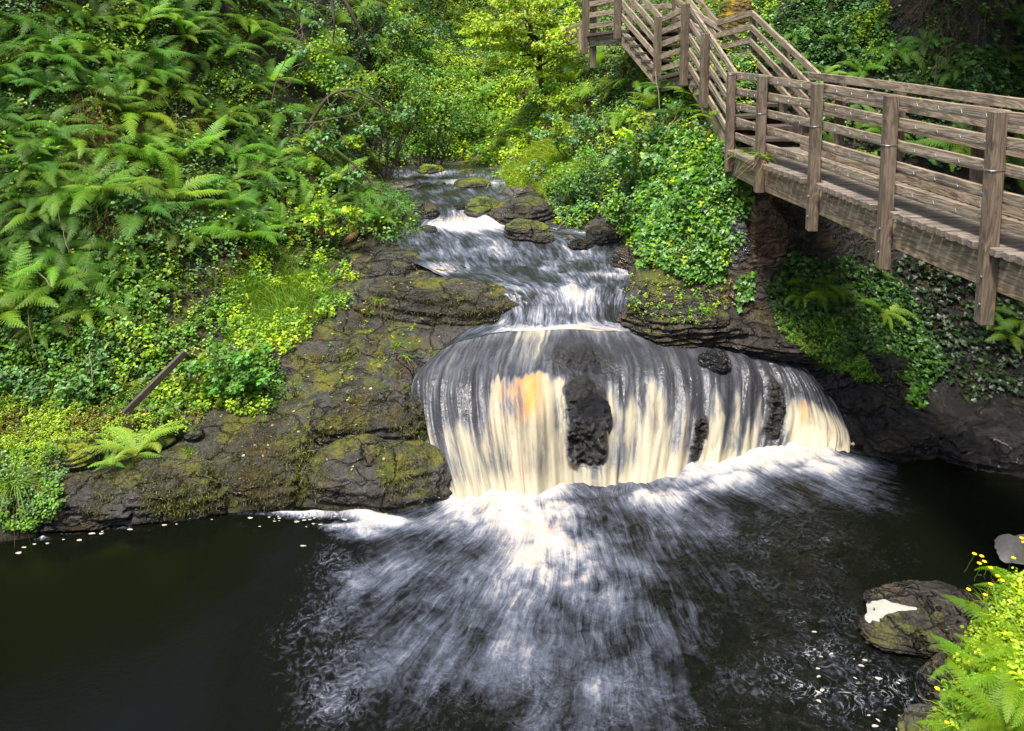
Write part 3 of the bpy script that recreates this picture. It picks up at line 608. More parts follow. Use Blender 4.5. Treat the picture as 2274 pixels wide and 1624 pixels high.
def build_pool():
    px_ = np.unique(np.round(np.r_[np.arange(-14, -5, .15), np.arange(-5, 5.2, .03), np.arange(5.2, 9, .1)], 4)); py_ = np.unique(np.round(np.r_[np.arange(0.5, 5, .15), np.arange(5, 9.9, .024)], 4))
    X, Y = np.meshgrid(px_, py_); x, y = X.ravel(), Y.ravel()
    z = np.zeros_like(x); V = np.stack([x, y, z], 1); pj = proj(V); a, b = pj[:, 0], pj[:, 1]
    src = [(990, 1118, .8), (1080, 1112, 1.0), (1190, 1104, 2.6), (1400, 1088, .9), (1470, 1080, 1.1), (1560, 1048, .9), (1680, 1020, 1.0), (1790, 1006, 1.2), (1890, 1001, .8)]
    phi = np.zeros_like(x); psi = np.zeros_like(x)
    for (sx, sy, q) in src:
        wx, wy, _ = Pz(sx, sy, 0); wy += .25
        dx, dy = x - wx, y - wy; r = np.sqrt(dx * dx + dy * dy) + .05
        phi += q * np.log(r); psi += q * np.arctan2(dx, -dy)
    g = lambda cx, cy, sx, sy, w=1.0, rot=0.0: w * np.exp(-(((a - cx) * math.cos(rot) + (b - cy) * math.sin(rot)) / sx) ** 2 - ((-(a - cx) * math.sin(rot) + (b - cy) * math.cos(rot)) / sy) ** 2)
    foam = g(1130, 1130, 150, 38, 1.0) + g(1200, 1180, 110, 70, .9) + g(1245, 1255, 140, 70, .70) + g(1330, 1320, 150, 45, .35, .45) + g(1230, 1340, 120, 45, .2) \
        + g(1450, 1105, 80, 35, .85) + g(1480, 1150, 90, 50, .2) + g(1640, 1062, 130, 26, .9, -.2) + g(1820, 1030, 130, 24, .95, 0) + g(1860, 1065, 120, 40, .4, .3) + g(1700, 1090, 180, 40, .3, .1) \
        + g(1000, 1150, 110, 30, .5)
    fb = np.array([Pz(q[3][0], q[3][1], 0)[:2] for q in FALL]); fy_ = np.interp(x, fb[:, 0], fb[:, 1]); e_ = (fy_ - y)
    foot = np.exp(-(np.maximum(e_ - .05, 0) / .16) ** 2) * ss(-.95, -.6, x) * ss(4.0, 3.7, x) * np.interp(x, [-.8, .5, .85, 1.2, 1.8, 2.0, 4], [.9, .9, .3, .4, .6, .9, .95])
    foam = np.maximum(foam * .85, foot)
    haze = g(1150, 1330, 330, 200, .26) + g(1100, 1520, 380, 160, .24) + g(780, 1330, 170, 110, .20) + g(720, 1540, 150, 110, .20) + g(1400, 1500, 300, 150, .2) + g(850, 1250, 160, 60, .16) + g(1600, 1200, 230, 90, .16) + g(1800, 1200, 220, 80, .10) + g(1900, 1500, 150, 120, .10) + g(760, 1420, 110, 120, .10)  # milky foam that also paints in the blue-grey sky sheen
    side = g(820, 1150, 75, 14, 1.0, .15) + g(750, 1168, 70, 10, .7) + g(690, 1144, 70, 9, .75) + g(600, 1140, 90, 5, .6) + g(800, 1185, 60, 14, .5) + g(270, 1172, 25, 4, .5) + g(95, 1196, 18, 4, .8) + g(160, 1185, 30, 3, .4)
    qf = np.stack([phi * .9, psi * 1.6, phi * 0], 1); qc = V * [1.6, 1.6, 1]; qc = qc + .5 * np.stack([fbm(qc, 1, 3, 61), fbm(qc, 1, 3, 62), qc[:, 0] * 0], 1)
    swirl = .62 * fbm(qc, 1.3, 4, 63) + .5 * fbm(qf, 1.0, 4, 64)
    foam = np.clip(foam, 0, .95) * (.78 + .75 * swirl); haze = haze * .74 * (1 + 1.5 * swirl)
    foam = np.clip(np.maximum(np.clip(foam, 0, .9) + haze, foot * .95) + side, 0, 1.0)
    line = np.interp(b, [1120, 1200, 1300, 1400, 1500, 1623], [880, 740, 650, 600, 560, 560])
    foam *= ss(line - 60, line + 90, a) * .9 + .1 + np.clip(side, 0, 1)
    calm = 1 - ss(line - 120, line + 160, a); calm = np.maximum(calm, .6 * ss(1900, 2100, a))
    chop = np.clip(ss(900, 700, a) * 1.0 + ss(1500, 1750, a + (b - 1150) * .0) * ss(1080, 1200, b) + .4 * ss(1350, 1550, b), 0, 1)
    lace = g(1900, 1500, 170, 130, 1.0); foam = np.clip(foam + .10 * lace, 0, 1)
    V[:, 2] += (.045 * ss(.35, 1.0, foam) * (1 + fbm(V, 4, 2, 5)) + .012 * fbm(V, 2.4, 3, 8) * (1 - .8 * calm))
    F = grid_faces(len(py_), len(px_))
    o = mesh_obj('pool_water', V, F, M['pool'], attrs={'foam': foam, 'amber': np.clip(g(1200, 1200, 60, 50, .25) + g(1380, 1300, 60, 30, .2) + g(1920, 1015, 40, 6, .4), 0, 1), 'calm': calm, 'chop': chop, 'lace': lace}, uv=np.stack([phi, psi], 1) * .5)
    tag(o, 'dark peat brown plunge pool streaked with foam', kind='structure')
build_pool()

# ------------------------------------------------------------------ timber footbridge and stairs
def board(name, a, b, w, h, mat, parent=None, up=(0, 0, 1), side=0.0, bev=0.004, nl=1, vary=0.0):
    """a squared timber from a to b, w wide and h high, chamfered; grain coordinates run along it"""
    a, b = Vector(a), Vector(b); ax = b - a; L = ax.length; ax.normalize()
    up = Vector(up); s_ = ax.cross(up)
    if s_.length < 1e-3: s_ = ax.cross(Vector((0, 1, 0)))
    s_.normalize(); u_ = s_.cross(ax).normalized()
    bm = bmesh.new(); bmesh.ops.create_cube(bm, size=1)
    for v in bm.verts: v.co = Vector((v.co.x * L, v.co.y * w, v.co.z * h))
    bmesh.ops.bevel(bm, geom=list(bm.edges), offset=bev, segments=1, affect='EDGES')
    me = bpy.data.meshes.new(name); bm.to_mesh(me); bm.free()
    n = len(me.vertices); co = np.zeros(n * 3, np.float32); me.vertices.foreach_get('co', co); co = co.reshape(-1, 3)
    off = rng.uniform(-40, 40, 3); j_ = rng.normal(size=2) * .004
    at = me.attributes.new('grain', 'FLOAT_VECTOR', 'POINT'); at.data.foreach_set('vector', (co + off).astype(np.float32).ravel())
    mid = (a + b) / 2
    R = np.array([list(ax), list(s_), list(u_)])
    co2 = co @ R
    o = bpy.data.objects.new(name, me); link(o, parent)
    base = parent.location if parent is not None else Vector((0, 0, 0))
    o.location = mid - base
    me.vertices.foreach_set('co', co2.astype(np.float32).ravel()); me.update()
    me.materials.append(mat)
    return o
def tube(name, pts, r, mat, parent=None, nseg=8, local=True, add=None):
    """smooth tapering tube through pts, r scalar or list"""
    pts = np.asarray(pts, float); n = len(pts); r = np.full(n, r) if np.isscalar(r) else np.asarray(r, float)
    V, F = tube_arr(pts, r, nseg)
    if parent is not None and local: V = V - np.array(parent.location)
    return mesh_obj(name, V, F, mat, parent)
def tube_arr(pts, r, nseg=8):
    n = len(pts); T = np.gradient(pts, axis=0); T /= np.linalg.norm(T, axis=1)[:, None] + 1e-9
    ref = np.array([0.13, 0.2, 0.97]) if abs(T[:, 2]).mean() < .8 else np.array([1.0, .1, 0])
    A = np.cross(T, ref); A /= np.linalg.norm(A, axis=1)[:, None]; B = np.cross(T, A)
    th = np.linspace(0, 2 * np.pi, nseg, endpoint=False)
    V = (pts[:, None] + r[:, None, None] * (np.cos(th)[None, :, None] * A[:, None] + np.sin(th)[None, :, None] * B[:, None])).reshape(-1, 3)
    i = (np.arange(n - 1)[:, None] * nseg + np.arange(nseg)[None]).ravel(); j = (np.arange(n - 1)[:, None] * nseg + (np.arange(nseg)[None] + 1) % nseg).ravel()
    return V, np.stack([i, j, j + nseg, i + nseg], 1)

def build_bridge():
    root = empty('footbridge', (3.6, 7.5, 3.3), 'weathered brown timber footbridge with wired railings over the dark right side of the pool', 'footbridge')
    # river-side posts, measured tops and feet:   (px, top y, d, foot y)
    posts = {'A': (2215, 247, 5.80, 718), 'B': (1979, 212, 6.92, 596), 'C': (1815, 186, 8.10, 512), 'D': (1693, 169, 9.2, 427), 'E': (1624, 161, 10.3, 380)}
    T, B = {}, {}
    for k, (px, ty, d, by) in posts.items():
        T[k] = np.array(Pd(px, ty, d)); z = Pd(px, by, d)[2]; B[k] = np.array([T[k][0], T[k][1], z])
    # one more bay towards the viewer, outside the frame
    T['Z'] = T['A'] + (T['A'] - T['B']) * np.array([1, 1, 0]) * 1.05; B['Z'] = T['Z'] * np.array([1, 1, 0]) + np.array([0, 0, B['A'][2]])
    T['Y'] = T['Z'] + (T['A'] - T['B']) * np.array([1, 1, 0]) * 1.05; B['Y'] = T['Y'] * np.array([1, 1, 0]) + np.array([0, 0, B['A'][2]])
    order = ['Y', 'Z', 'A', 'B', 'C', 'D', 'E']
    for k in order[1:] :
        board('post', B[k], T[k], .105, .105, M['post'], root, up=(0.06, 1, 0), bev=.006)
        if k in 'ABC':
            for dz in (.16, .38): # bolt heads on the river face
                o = tube('bolt', [B[k] + np.array([-.050, -.02, dz]), B[k] + np.array([-.068, -.02, dz])], .012, M['wire'], root, 8)
    inn = lambda p: p + np.array([.085, 0.0, 0])
    deckz = {k: T[k][2] - 1.035 for k in order}
    SP = [.045, .25, .455, .66, .865]
    for i in range(len(order) - 1):
        k0, k1 = order[i], order[i + 1]
        for j, s_ in enumerate(SP):
            a, b = inn(T[k0]).copy(), inn(T[k1]).copy(); a[2] -= s_ + rng.uniform(-.008, .008); b[2] -= s_ + rng.uniform(-.008, .008)
            a2 = a + (a - b) * .004; o = board('rail', a2, b, .042, .095, M['wood'], root)
            # wire stapled along the rail's river face, sagging a little between knots
            n = 15; t = np.linspace(0, 1, n); pts = a[None] * (1 - t)[:, None] + b[None] * t[:, None]
            pts[:, 0] -= .030 + rng.uniform(0, .004, n); pts[:, 2] += rng.uniform(-.004, .004, n) - .004
            wv, wf = tube_arr(pts, np.full(n, .0028), 6)
            vs, fs = [wv], [wf]; nb = len(wv)
            for q in range(2, n - 1, 3):
                kp = np.array([pts[q] + np.array([0, -.008, -.012]), pts[q], pts[q] + np.array([0, .006, .012])]); kv, kf = tube_arr(kp, np.full(3, .003), 5)
                vs.append(kv); fs.append(kf + nb); nb += len(kv)
            mesh_obj('wire', np.concatenate(vs) - np.array(root.location), np.concatenate(fs), M['wire'], root)
    for k in 'ABCDE':     # loops of wire round the posts
        z = T[k][2] - (.455 if k != 'E' else .03); r = .056
        th = [(-r, r), (-r, -r), (r, -r), (r, r), (-r, r)]
        tube('wire', [(T[k][0] + x * 1.02, T[k][1] + y * 1.02, z + .004 * q) for q, (x, y) in enumerate(th)], .0028, M['wire'], root, 6)
    # far railing (cliff side): rails inside, posts outside
    bk = {k: T[k] + np.array([w, 0, 0]) for k, w in zip(order, [.98, .98, .98, .98, 1.0, 1.04, 1.08])}
    bposts = [(.95, 'A'), (.0, 'A'), (.0, 'B'), (.0, 'C'), (.0, 'D'), (.0, 'E')]
    for i, k in enumerate(order[1:]):
        p = bk[k] + np.array([.055, .35, -.03]); board('post', p - np.array([0, 0, 1.5]), p, .10, .10, M['post'], root, up=(0.06, 1, 0))
    for i in range(len(order) - 1):
        a, b = bk[order[i]], bk[order[i + 1]]
        for s_ in (.02, .23, .44):
            board('rail', a - np.array([.02, 0, s_ + .03]), b - np.array([.02, 0, s_ + .03]), .045, .10, M['wood'], root)
        board('kerb_board', a - np.array([.03, 0, .93]), b - np.array([.03, 0, .93]), .07, .13, M['wood'], root)
        board('kerb_board', a - np.array([.10, 0, .985]), b - np.array([.10, 0, .985]), .045, .10, M['wood'], root)
    # newer pale piece of cap rail at the near end
    o = board('rail', bk['A'] - np.array([.02, -.12, .045]), bk['Z'] - np.array([.02, 0, .045]), .05, .105, mat_wood('new timber', c1=(.30, .24, .09), c2=(.5, .42, .2), wear=.1), root)
    # beams
    for i in range(len(order) - 1):
        k0, k1 = order[i], order[i + 1]
        a, b = T[k0].copy(), T[k1].copy(); a[0] += .085; b[0] += .085; a[2] = deckz[k0] - .075 - .15; b[2] = deckz[k1] - .075 - .15
        board('beam', a, b, .07, .29, M['beam'], root, bev=.006)
        a, b = bk[k0].copy(), bk[k1].copy(); a[0] -= .05; b[0] -= .05; a[2] = deckz[k0] - .225; b[2] = deckz[k1] - .225
        board('beam', a, b, .07, .29, M['beam'], root, bev=.006)
    # deck boards across, ends flush with the outside of the posts
    path = np.array([T[k] for k in order]); bpath = np.array([bk[k] for k in order])
    y = path[0][1]; n = 0; ys_ = []
    while y < path[-1][1] + .12: ys_.append(y); y += .107
    ys_ = [v for v in ys_ if v > 3.9]
    for y in ys_:
        x0 = np.interp(y, path[:, 1], path[:, 0]); x1 = np.interp(y, bpath[:, 1], bpath[:, 0]); z = np.interp(y, path[:, 1], path[:, 2]) - 1.035
        near = min(abs(y - T[k][1]) for k in order)
        xa = x0 + (.062 if near < .10 else -.055 + rng.uniform(-.006, .006))
        board('deck_board', (xa, y, z - .035 + rng.uniform(-.003, .003)), (x1 - .02, y + .004, z - .035), .083, .062, M['deck'], root, bev=.005)
    return root, T, B, bk
BR, BT, BB, BK = build_bridge()

def build_stairs():
    root = empty('staircase', (3.1, 11.5, 3.4), 'steep weathered timber stairs with landings climbing left from the far end of the footbridge', 'staircase')
    E = BT['E']
    pts = {'E': E, 'F': np.array(Pd(1566, 75, 11.2)), 'G': np.array(Pd(1522, 9, 12.0)), 'H': np.array(Pd(1461, 37, 13.0)), 'I': np.array(Pd(1372, -62, 13.9)), 'J': np.array(Pd(1300, -45, 14.7))}
    foot = {'F': 240, 'G': 190, 'H': 170, 'I': 87, 'J': 120}
    for k in 'FGHIJ':
        p = pts[k]; z0 = Pd(0, foot[k], p[1])[2]
        board('post', (p[0], p[1], z0), p, .105, .105, M['post'], root, up=(-.3, 1, 0), bev=.006)
    board('post', np.array(Pd(1318, -60, 14.75)) - np.array([0, 0, 1.8]), Pd(1318, -60, 14.75), .12, .12, M['post'], root)
    SPc = [.05, .26, .47, .68, .89]
    def rails(a, b, sp=SPc, w=.042, h=.095, off=(.07, .02, 0), nm='rail'):
        for s_ in sp:
            board(nm, a + np.array(off) - np.array([0, 0, s_]), b + np.array(off) - np.array([0, 0, s_]), w, h, M['wood'], root)
    rails(pts['E'], pts['F'], [.05, .27, .49, .71, .93]); rails(pts['F'], pts['G'], [.05, .27, .49, .71, .93])
    rails(pts['G'], pts['H'], SPc); rails(pts['H'], pts['I'], [.05, .29, .53, .77, 1.01]); rails(pts['I'], pts['J'], SPc + [1.1])
    # inner (cliff side) railing
    bE = BK['E'] + np.array([0, -.25, 0]); g = np.array(Pd(1669, 24, 12.6)); h = np.array(Pd(1592, 47, 13.6)); q = np.array(Pd(1500, -70, 14.6)); r_ = np.array(Pd(1400, -60, 15.6))
    rails(bE, g, [.04, .27, .50, .73], off=(0, 0, 0)); rails(g, h, [.04, .26, .48, .70], off=(0, 0, 0)); rails(h, q, [.04, .27, .50, .73], off=(0, 0, 0)); rails(q, r_, [.04, .26, .48, .70], off=(0, 0, 0))
    for p, dz in ((g + np.array([.05, .03, 0]), 1.2), (h + np.array([.06, .05, -.02]), 1.2), ((bE + g) / 2 + np.array([.06, 0, -.03]), 1.3), (q, 1.3), (r_, 1.3)):
        board('post', p - np.array([0, 0, dz]), p, .10, .10, M['post'], root)
    # extra diagonals of the upper flight seen behind the landing rail
    rails(np.array(Pd(1640, 90, 13.2)), np.array(Pd(1500, 2, 14.4)), [0, .24], off=(0, 0, 0))
    # treads of lower flight
    def flight(a0, b0, a1, b1, n, drop, nm='tread'):
        for i in range(n):
            t = (i + .5) / n
            L = a0 * (1 - t) + a1 * t; R = b0 * (1 - t) + b1 * t; z = (L[2] + R[2]) / 2 - drop
            ax = R - L; ax[2] = 0
            board(nm, (L[0] + .05, L[1], z), (R[0], R[1], z), .25, .05, M['dark'], root)
            board('riser', (L[0] + .05, L[1] + .10, z - .07), (R[0], R[1] + .10, z - .07), .03, .10, M['dark'], root)
    flight(pts['E'] + np.array([0, .25, 0]), bE + np.array([0, .5, 0]), pts['G'], g, 7, 1.02)
    flight(pts['H'], h, pts['I'], q, 7, 1.05)
    # landings
    for (a, b, c_, d_) in ((pts['G'], g, pts['H'], h), (pts['I'], q, pts['J'], r_)):
        for i in range(8):
            t = (i + .5) / 8; L = a * (1 - t) + c_ * t; R = b * (1 - t) + d_ * t; z = L[2] - 1.06
            board('deck_board', (L[0] - .02, L[1], z), (R[0], R[1], z), .12, .05, M['dark'], root)
    # stringers
    for a, b in ((pts['E'], pts['G']), (pts['H'], pts['I']), (bE, g), (h, q), (pts['G'], pts['H']), (pts['I'], pts['J'])):
        board('stringer', a + np.array([.10, .03, -1.16]), b + np.array([.10, .03, -1.16]), .06, .22, M['wood'], root)
    # wires up the stair rails
    for a, b in ((pts['E'], pts['F']), (pts['F'], pts['G'])):
        for s_ in (.05, .27, .49, .71):
            n = 9; t = np.linspace(0, 1, n)[:, None]; w = a * (1 - t) + b * t + np.array([.042, -.002, -s_]); w[:, 2] += rng.uniform(-.006, .006, n)
            tube('wire', w, .0028, M['wire'], root, 6)
build_stairs()

def build_far_rails():
    r = empty('railing', Pd(1270, 110, 16.8), 'short weathered railing with two rails left of and below the top landing', 'railing')
    def pp(x, y, d): return np.array(Pd(x, y, d))
    for x, y, d, y2 in ((1243, 68, 17.0, 118), (1259, 61, 16.6, 116), (1288, 54, 16.0, 112)): board('post', pp(x, y2, d), pp(x, y, d), .07, .07, M['wood'], r)
    for a, b in ((71, 50), (87, 66), (103, 84)): board('rail', pp(1243, a, 17.0), pp(1300, b, 15.9), .035, .07, M['wood'], r)
    r = empty('railing', Pd(1150, 220, 19.5), 'tiny distant railing half hidden in the green upstream bank', 'railing')
    for x, y, d, y2 in ((1147, 205, 19.5, 226), (1163, 202, 19.0, 222)): board('post', pp(x, y2, d), pp(x, y, d), .07, .07, M['post'], r)
    for a, b in ((209, 200), (218, 209)): board('rail', pp(1146, a, 19.5), pp(1172, b, 18.6), .035, .06, M['wood'], r)
build_far_rails()

def build_plank():
    a = np.array(P(277, 918, 8.75)); b = np.array(P(412, 782, 9.15))
    o = board('plank', a, b, .045, .08, M['dark'], None, bev=.004)
    tag(o, 'dark weathered plank leaning diagonally against the left bank', 'plank')
build_plank()

# ------------------------------------------------------------------ rocks
def ico(sub):
    bm = bmesh.new(); bmesh.ops.create_icosphere(bm, subdivisions=sub, radius=1)
    V = np.array([v.co[:] for v in bm.verts]); F = np.array([[v.index for v in f.verts] for f in bm.faces]); bm.free(); return V, F
_ICO = {}
def rock(name, label, cat, px, py, d, w, h, dep=None, mat='boulder', seed=0, box=2.6, rough=.10, sub=5, rotz=0, cuts=5, group=None, tilt=0, kind=None, sink=.0, strata=1.0):
    """a boulder centred on the sight line (px,py) at distance d; w,h in 2273-frame px, dep = depth as a share of the width"""
    if sub not in _ICO: _ICO[sub] = ico(sub)
    V, F = _ICO[sub]; V = V.copy(); r0 = np.random.default_rng(seed + 100)
    nrm = (np.abs(V) ** box).sum(1) ** (1 / box); V = V / nrm[:, None]
    for k in range(cuts):
        n = r0.normal(size=3); n[2] = abs(n[2]) * .8; n /= np.linalg.norm(n); lim = r0.uniform(.78, .95); e = V @ n - lim
        V -= np.maximum(e, 0)[:, None] * n[None] * .85
    V = V * (1 + rough * fbm(V + seed * 3.1, 1.3, 5, seed)[:, None] + rough * .35 * fbm(V + seed, 5, 3, seed + 5, True)[:, None])
    V[:, 2] += .022 * np.sin(V[:, 2] * 16 + 3 * fbm(V + seed, 1.2, 3, seed + 8)) * (rough > .08) * strata; V[:, :2] *= (1 + .03 * np.sin(V[:, 2] * 21 + 4 * fbm(V + seed, 1.0, 2, seed + 9)) * (rough > .08) * strata)[:, None]
    sx = w / F_D * d / 2; sz = h / F_D * d / 2; sy = sx * (dep if dep else .8)
    V = V * np.array([sx, sy, sz]); c_, s_ = math.cos(tilt), math.sin(tilt)
    V = np.stack([V[:, 0] * c_ - V[:, 2] * s_, V[:, 1], V[:, 0] * s_ + V[:, 2] * c_], 1)
    o = mesh_obj(name, V, F, M[mat] if isinstance(mat, str) else mat); x, y, z = P(px, py, d); o.location = (x, y, z - sink); o.rotation_euler[2] = rotz
    tag(o, label, cat, group, kind); return o
R_ = rock
# the flat slab beside the middle cascade and the ledges of the left bank
R_('rock_slab', 'large flat mossy rock slab left of the middle cascade', 'rock', 958, 690, 11.05, 400, 150, .62, 'shelf', 1, 4.5, .13, 6, .05, 7, tilt=-.03)
R_('rock_slab', 'low mossy ledge with a bright green moss spot at the bend of the stream, left side', 'rock', 865, 590, 12.0, 160, 60, .8, 'shelf', 2, 3.5, .08, 5, 0, 4)
R_('boulder', 'smooth grey green boulder at the left foot of the waterfall, nearest the white water', 'boulder', 835, 1062, 8.35, 330, 150, .55, 'shelf', 3, 2.7, .10, 6, -.05, 5, tilt=-.06)
R_('boulder', 'blocky dark mossy rock shoulder directly above the smooth boulder left of the falls', 'boulder', 835, 935, 8.85, 260, 150, .6, 'shelf', 4, 4.0, .20, 6, .1, 10)
R_('boulder', 'small rounded mossy rock wedged above the smooth grey boulder', 'boulder', 650, 1010, 8.5, 130, 90, .8, 'shelf', 5, 2.5, .10, 5, .3, 5)
R_('boulder', 'wet cracked rock with grey patches left of the smooth boulder by the pool', 'boulder', 590, 1065, 8.25, 210, 120, .6, 'shelf', 6, 3.8, .24, 6, -.2, 11)
R_('boulder', 'mossy overhanging rock block at the pool edge below the small pale fern', 'boulder', 395, 1085, 8.05, 250, 120, .55, 'shelf', 7, 4.0, .26, 6, .1, 11)
R_('boulder', 'dark mossy rock hump at the pool edge near the left side of the photo', 'boulder', 170, 1115, 7.9, 280, 120, .5, 'shelf', 8, 4.0, .26, 6, 0, 11)
R_('boulder', 'rock at the far left edge of the photo standing in the pool', 'boulder', -60, 1130, 7.75, 260, 130, .5, 'shelf', 9, 4.0, .24, 6, .2, 10)
R_('boulder', 'bright yellow moss cushion rock on the left ledge', 'boulder', 160, 1010, 8.35, 120, 70, .8, 'bright', 10, 2.3, .14, 5, .4, 2)
for i, (x, y, d, w, h, lb) in enumerate([(300, 940, 8.7, 46, 34, 'small mossy cobble just right of the plank foot'), (335, 948, 8.7, 40, 30, 'second mossy cobble right of the plank foot'), (368, 930, 8.75, 60, 28, 'flat mossy cobble with a bright top right of the plank'),
                                       (395, 950, 8.7, 50, 26, 'mossy cobble behind the small pale fern'), (350, 975, 8.6, 80, 26, 'long low mossy stone right of the small pale fern'), (430, 960, 8.7, 44, 24, 'mossy cobble at the right end of the cobble row')]):
    R_('cobble', lb, 'stone', x, y, d, w, h, .9, 'bright' if i % 2 == 0 else 'boulder', 20 + i, 2.4, .10, 4, i, 3, group='mossy cobbles on the left ledge')
# rocks within the falls
R_('boulder', 'tall wet black boulder standing bare in the middle of the waterfall', 'boulder', 1303, 968, 8.72, 100, 180, .8, 'black2', 37, 2.9, .24, 6, .4, 12, tilt=.05, strata=0)
R_('boulder', 'wet domed rock just under the lip above the tall black boulder', 'boulder', 1290, 842, 9.36, 170, 110, .8, 'black2', 31, 2.3, .20, 6, 0, 9, strata=0)
R_('boulder', 'small shiny black rock sticking out of the right half of the waterfall lip', 'boulder', 1585, 804, 9.5, 70, 58, .9, 'black2', 32, 2.5, .2, 6, 0, 8, strata=0)
# stream rocks
for a in [('boulder', 'bright moss topped boulder farthest upstream in midstream', 957, 384, 16.4, 62, 46, 'bright', 2.3), ('boulder', 'broad smooth grey boulder left of the far stream', 880, 420, 15.1, 125, 42, 'grey', 2.6),
          ('boulder', 'mossy stone at the right end of the broad grey boulder', 938, 436, 14.9, 58, 26, 'bright', 2.4), ('boulder', 'long dark mossy boulder right of the far step', 1045, 410, 15.4, 95, 30, 'boulder', 3), ('boulder', 'low mossy stone in front of the long dark boulder', 1020, 416, 15.2, 58, 20, 'boulder', 2.5),
          ('boulder', 'rusty mossy stone at the far right of the stream head', 1040, 387, 16.3, 44, 30, 'boulder', 2.6), ('boulder', 'small dark upright stone in the far step', 978, 411, 15.3, 26, 24, 'boulder', 2.4),
          ('boulder', 'dark stone left below the bright moss boulder', 930, 400, 15.8, 60, 26, 'boulder', 2.6), ('boulder', 'flat mossy stone between bright boulder and grey boulder', 945, 413, 15.4, 50, 20, 'boulder', 2.6),
          ('boulder', 'mossy boulder splitting the upper cascade in two', 1068, 466, 13.75, 95, 58, 'boulder', 2.6), ('boulder', 'dark stone at the left shoulder of the mossy cascade boulder', 1030, 458, 13.9, 50, 24, 'wetrock', 2.6),
          ('boulder', 'big mossy boulder standing at the right side of the upper pool', 1169, 510, 12.75, 100, 52, 'boulder', 3.0), ('boulder', 'small stone leaning against the big mossy boulder of the upper pool', 1204, 525, 12.5, 52, 24, 'boulder', 2.6),
          ('boulder', 'thin flat stone awash left of the upper pool', 962, 507, 12.95, 56, 16, 'wetrock', 3.2), ('boulder', 'sloping brown moss slab right of the upper cascade', 1165, 472, 13.5, 150, 60, 'shelf', 3.2),
          ('boulder', 'dark layered rock left of the upper cascade', 938, 478, 13.5, 72, 60, 'shelf', 2.8), ('boulder', 'wet stone in the shallows right of the small leaning stone', 1290, 540, 12.3, 60, 18, 'wetrock', 2.5),
          ('boulder', 'pale wet stone in the shallows under the ivy', 1260, 528, 12.6, 34, 14, 'grey', 2.5), ('boulder', 'dark stone below the ivy at the right edge of the upper pool', 1340, 520, 12.6, 90, 40, 'wetrock', 2.8),
          ('boulder', 'dark rock under the ivy foot', 1400, 575, 11.6, 80, 60, 'shelf2', 2.8), ('boulder', 'low grey stone right of the far stream', 1140, 425, 14.9, 70, 18, 'grey', 3), ('boulder', 'dark stone at the far left of the stream head', 905, 385, 16.6, 60, 18, 'wetrock', 2.6)]:
    R_(a[0], a[1], 'boulder', a[2], a[3], a[4], a[5], a[6], .85, a[7], int(a[2]), a[8], .10, 5, (a[2] % 7) * .2, 5, sink=.02)
R_('boulder', 'low wet stone between the bend ledge and the flat slab at the water', 'boulder', 975, 612, 11.55, 150, 40, .8, 'shelf', 90, 3, .14, 5, .2, 7)
R_('boulder', 'rock face covered in orange moss behind the stair landing', 'boulder', 1640, 80, 14.2, 110, 170, .6, 'orange', 91, 3, .2, 5, .2, 7)
# right shelf
R_('rock_shelf', 'wet brown rock shelf right of the middle cascade', 'rock', 1500, 700, 10.3, 280, 84, .7, 'shelf2', 61, 4.0, .20, 6, .1, 10, tilt=.04)
R_('rock_shelf', 'glossy dark rock shelf in front of the stone pillar', 'rock', 1690, 738, 10.15, 270, 64, .6, 'shelf2', 62, 4.2, .22, 6, -.1, 10, tilt=-.08)
R_('boulder', 'dark wet bank rock beside the right end of the waterfall', 'boulder', 1890, 870, 9.9, 260, 170, .5, 'black', 63, 3.4, .24, 6, .2, 12, tilt=.35)
R_('boulder', 'shiny black layered rock at the water right of the falls', 'boulder', 2020, 970, 9.3, 240, 80, .6, 'black', 64, 3.6, .26, 6, .1, 12, tilt=.12)
R_('boulder', 'shiny black rock at the right edge under the footbridge', 'boulder', 2210, 1000, 9.0, 280, 110, .6, 'black', 65, 3.6, .26, 6, -.2, 12, tilt=-.1)
R_('boulder', 'small pale wet stone on the dark shore under the footbridge', 'boulder', 2140, 1018, 8.75, 44, 14, .7, 'pale', 66, 2.6, .1, 4, 0, 4)
# stone pillar carrying the stairs
R_('rock_pillar', 'rough brown earth and stone pillar under the far end of the footbridge', 'rock', 1692, 540, 10.55, 96, 250, .8, 'earth', 70, 3.4, .22, 6, .1, 9)
R_('rock_pillar', 'narrow pale slate face beside the ivy below the end post', 'rock', 1640, 545, 10.45, 40, 190, .9, 'pale', 71, 3.6, .26, 6, .1, 10, tilt=.05)
# near right
R_('boulder', 'rounded brown rock with white foam in its cleft at the lower right', 'boulder', 2065, 1348, 6.52, 250, 46, .6, 'shelf2', 80, 2.6, .24, 6, .15, 8, tilt=-.06)
R_('boulder', 'lower lobe of brown wet rock just below the foam cleft', 'boulder', 2035, 1405, 6.26, 220, 44, .55, 'shelf2', 81, 2.6, .24, 6, -.1, 8)
R_('boulder', 'brown wet rock dipping into the pool beside the bright ferns', 'boulder', 2110, 1525, 5.5, 130, 170, .8, 'shelf', 82, 2.6, .09, 6, 0, 4)
R_('boulder', 'brown rock in the bottom corner below the yellow flowers', 'boulder', 2085, 1640, 5.15, 160, 90, .8, 'shelf', 83, 2.6, .09, 5, 0, 4)

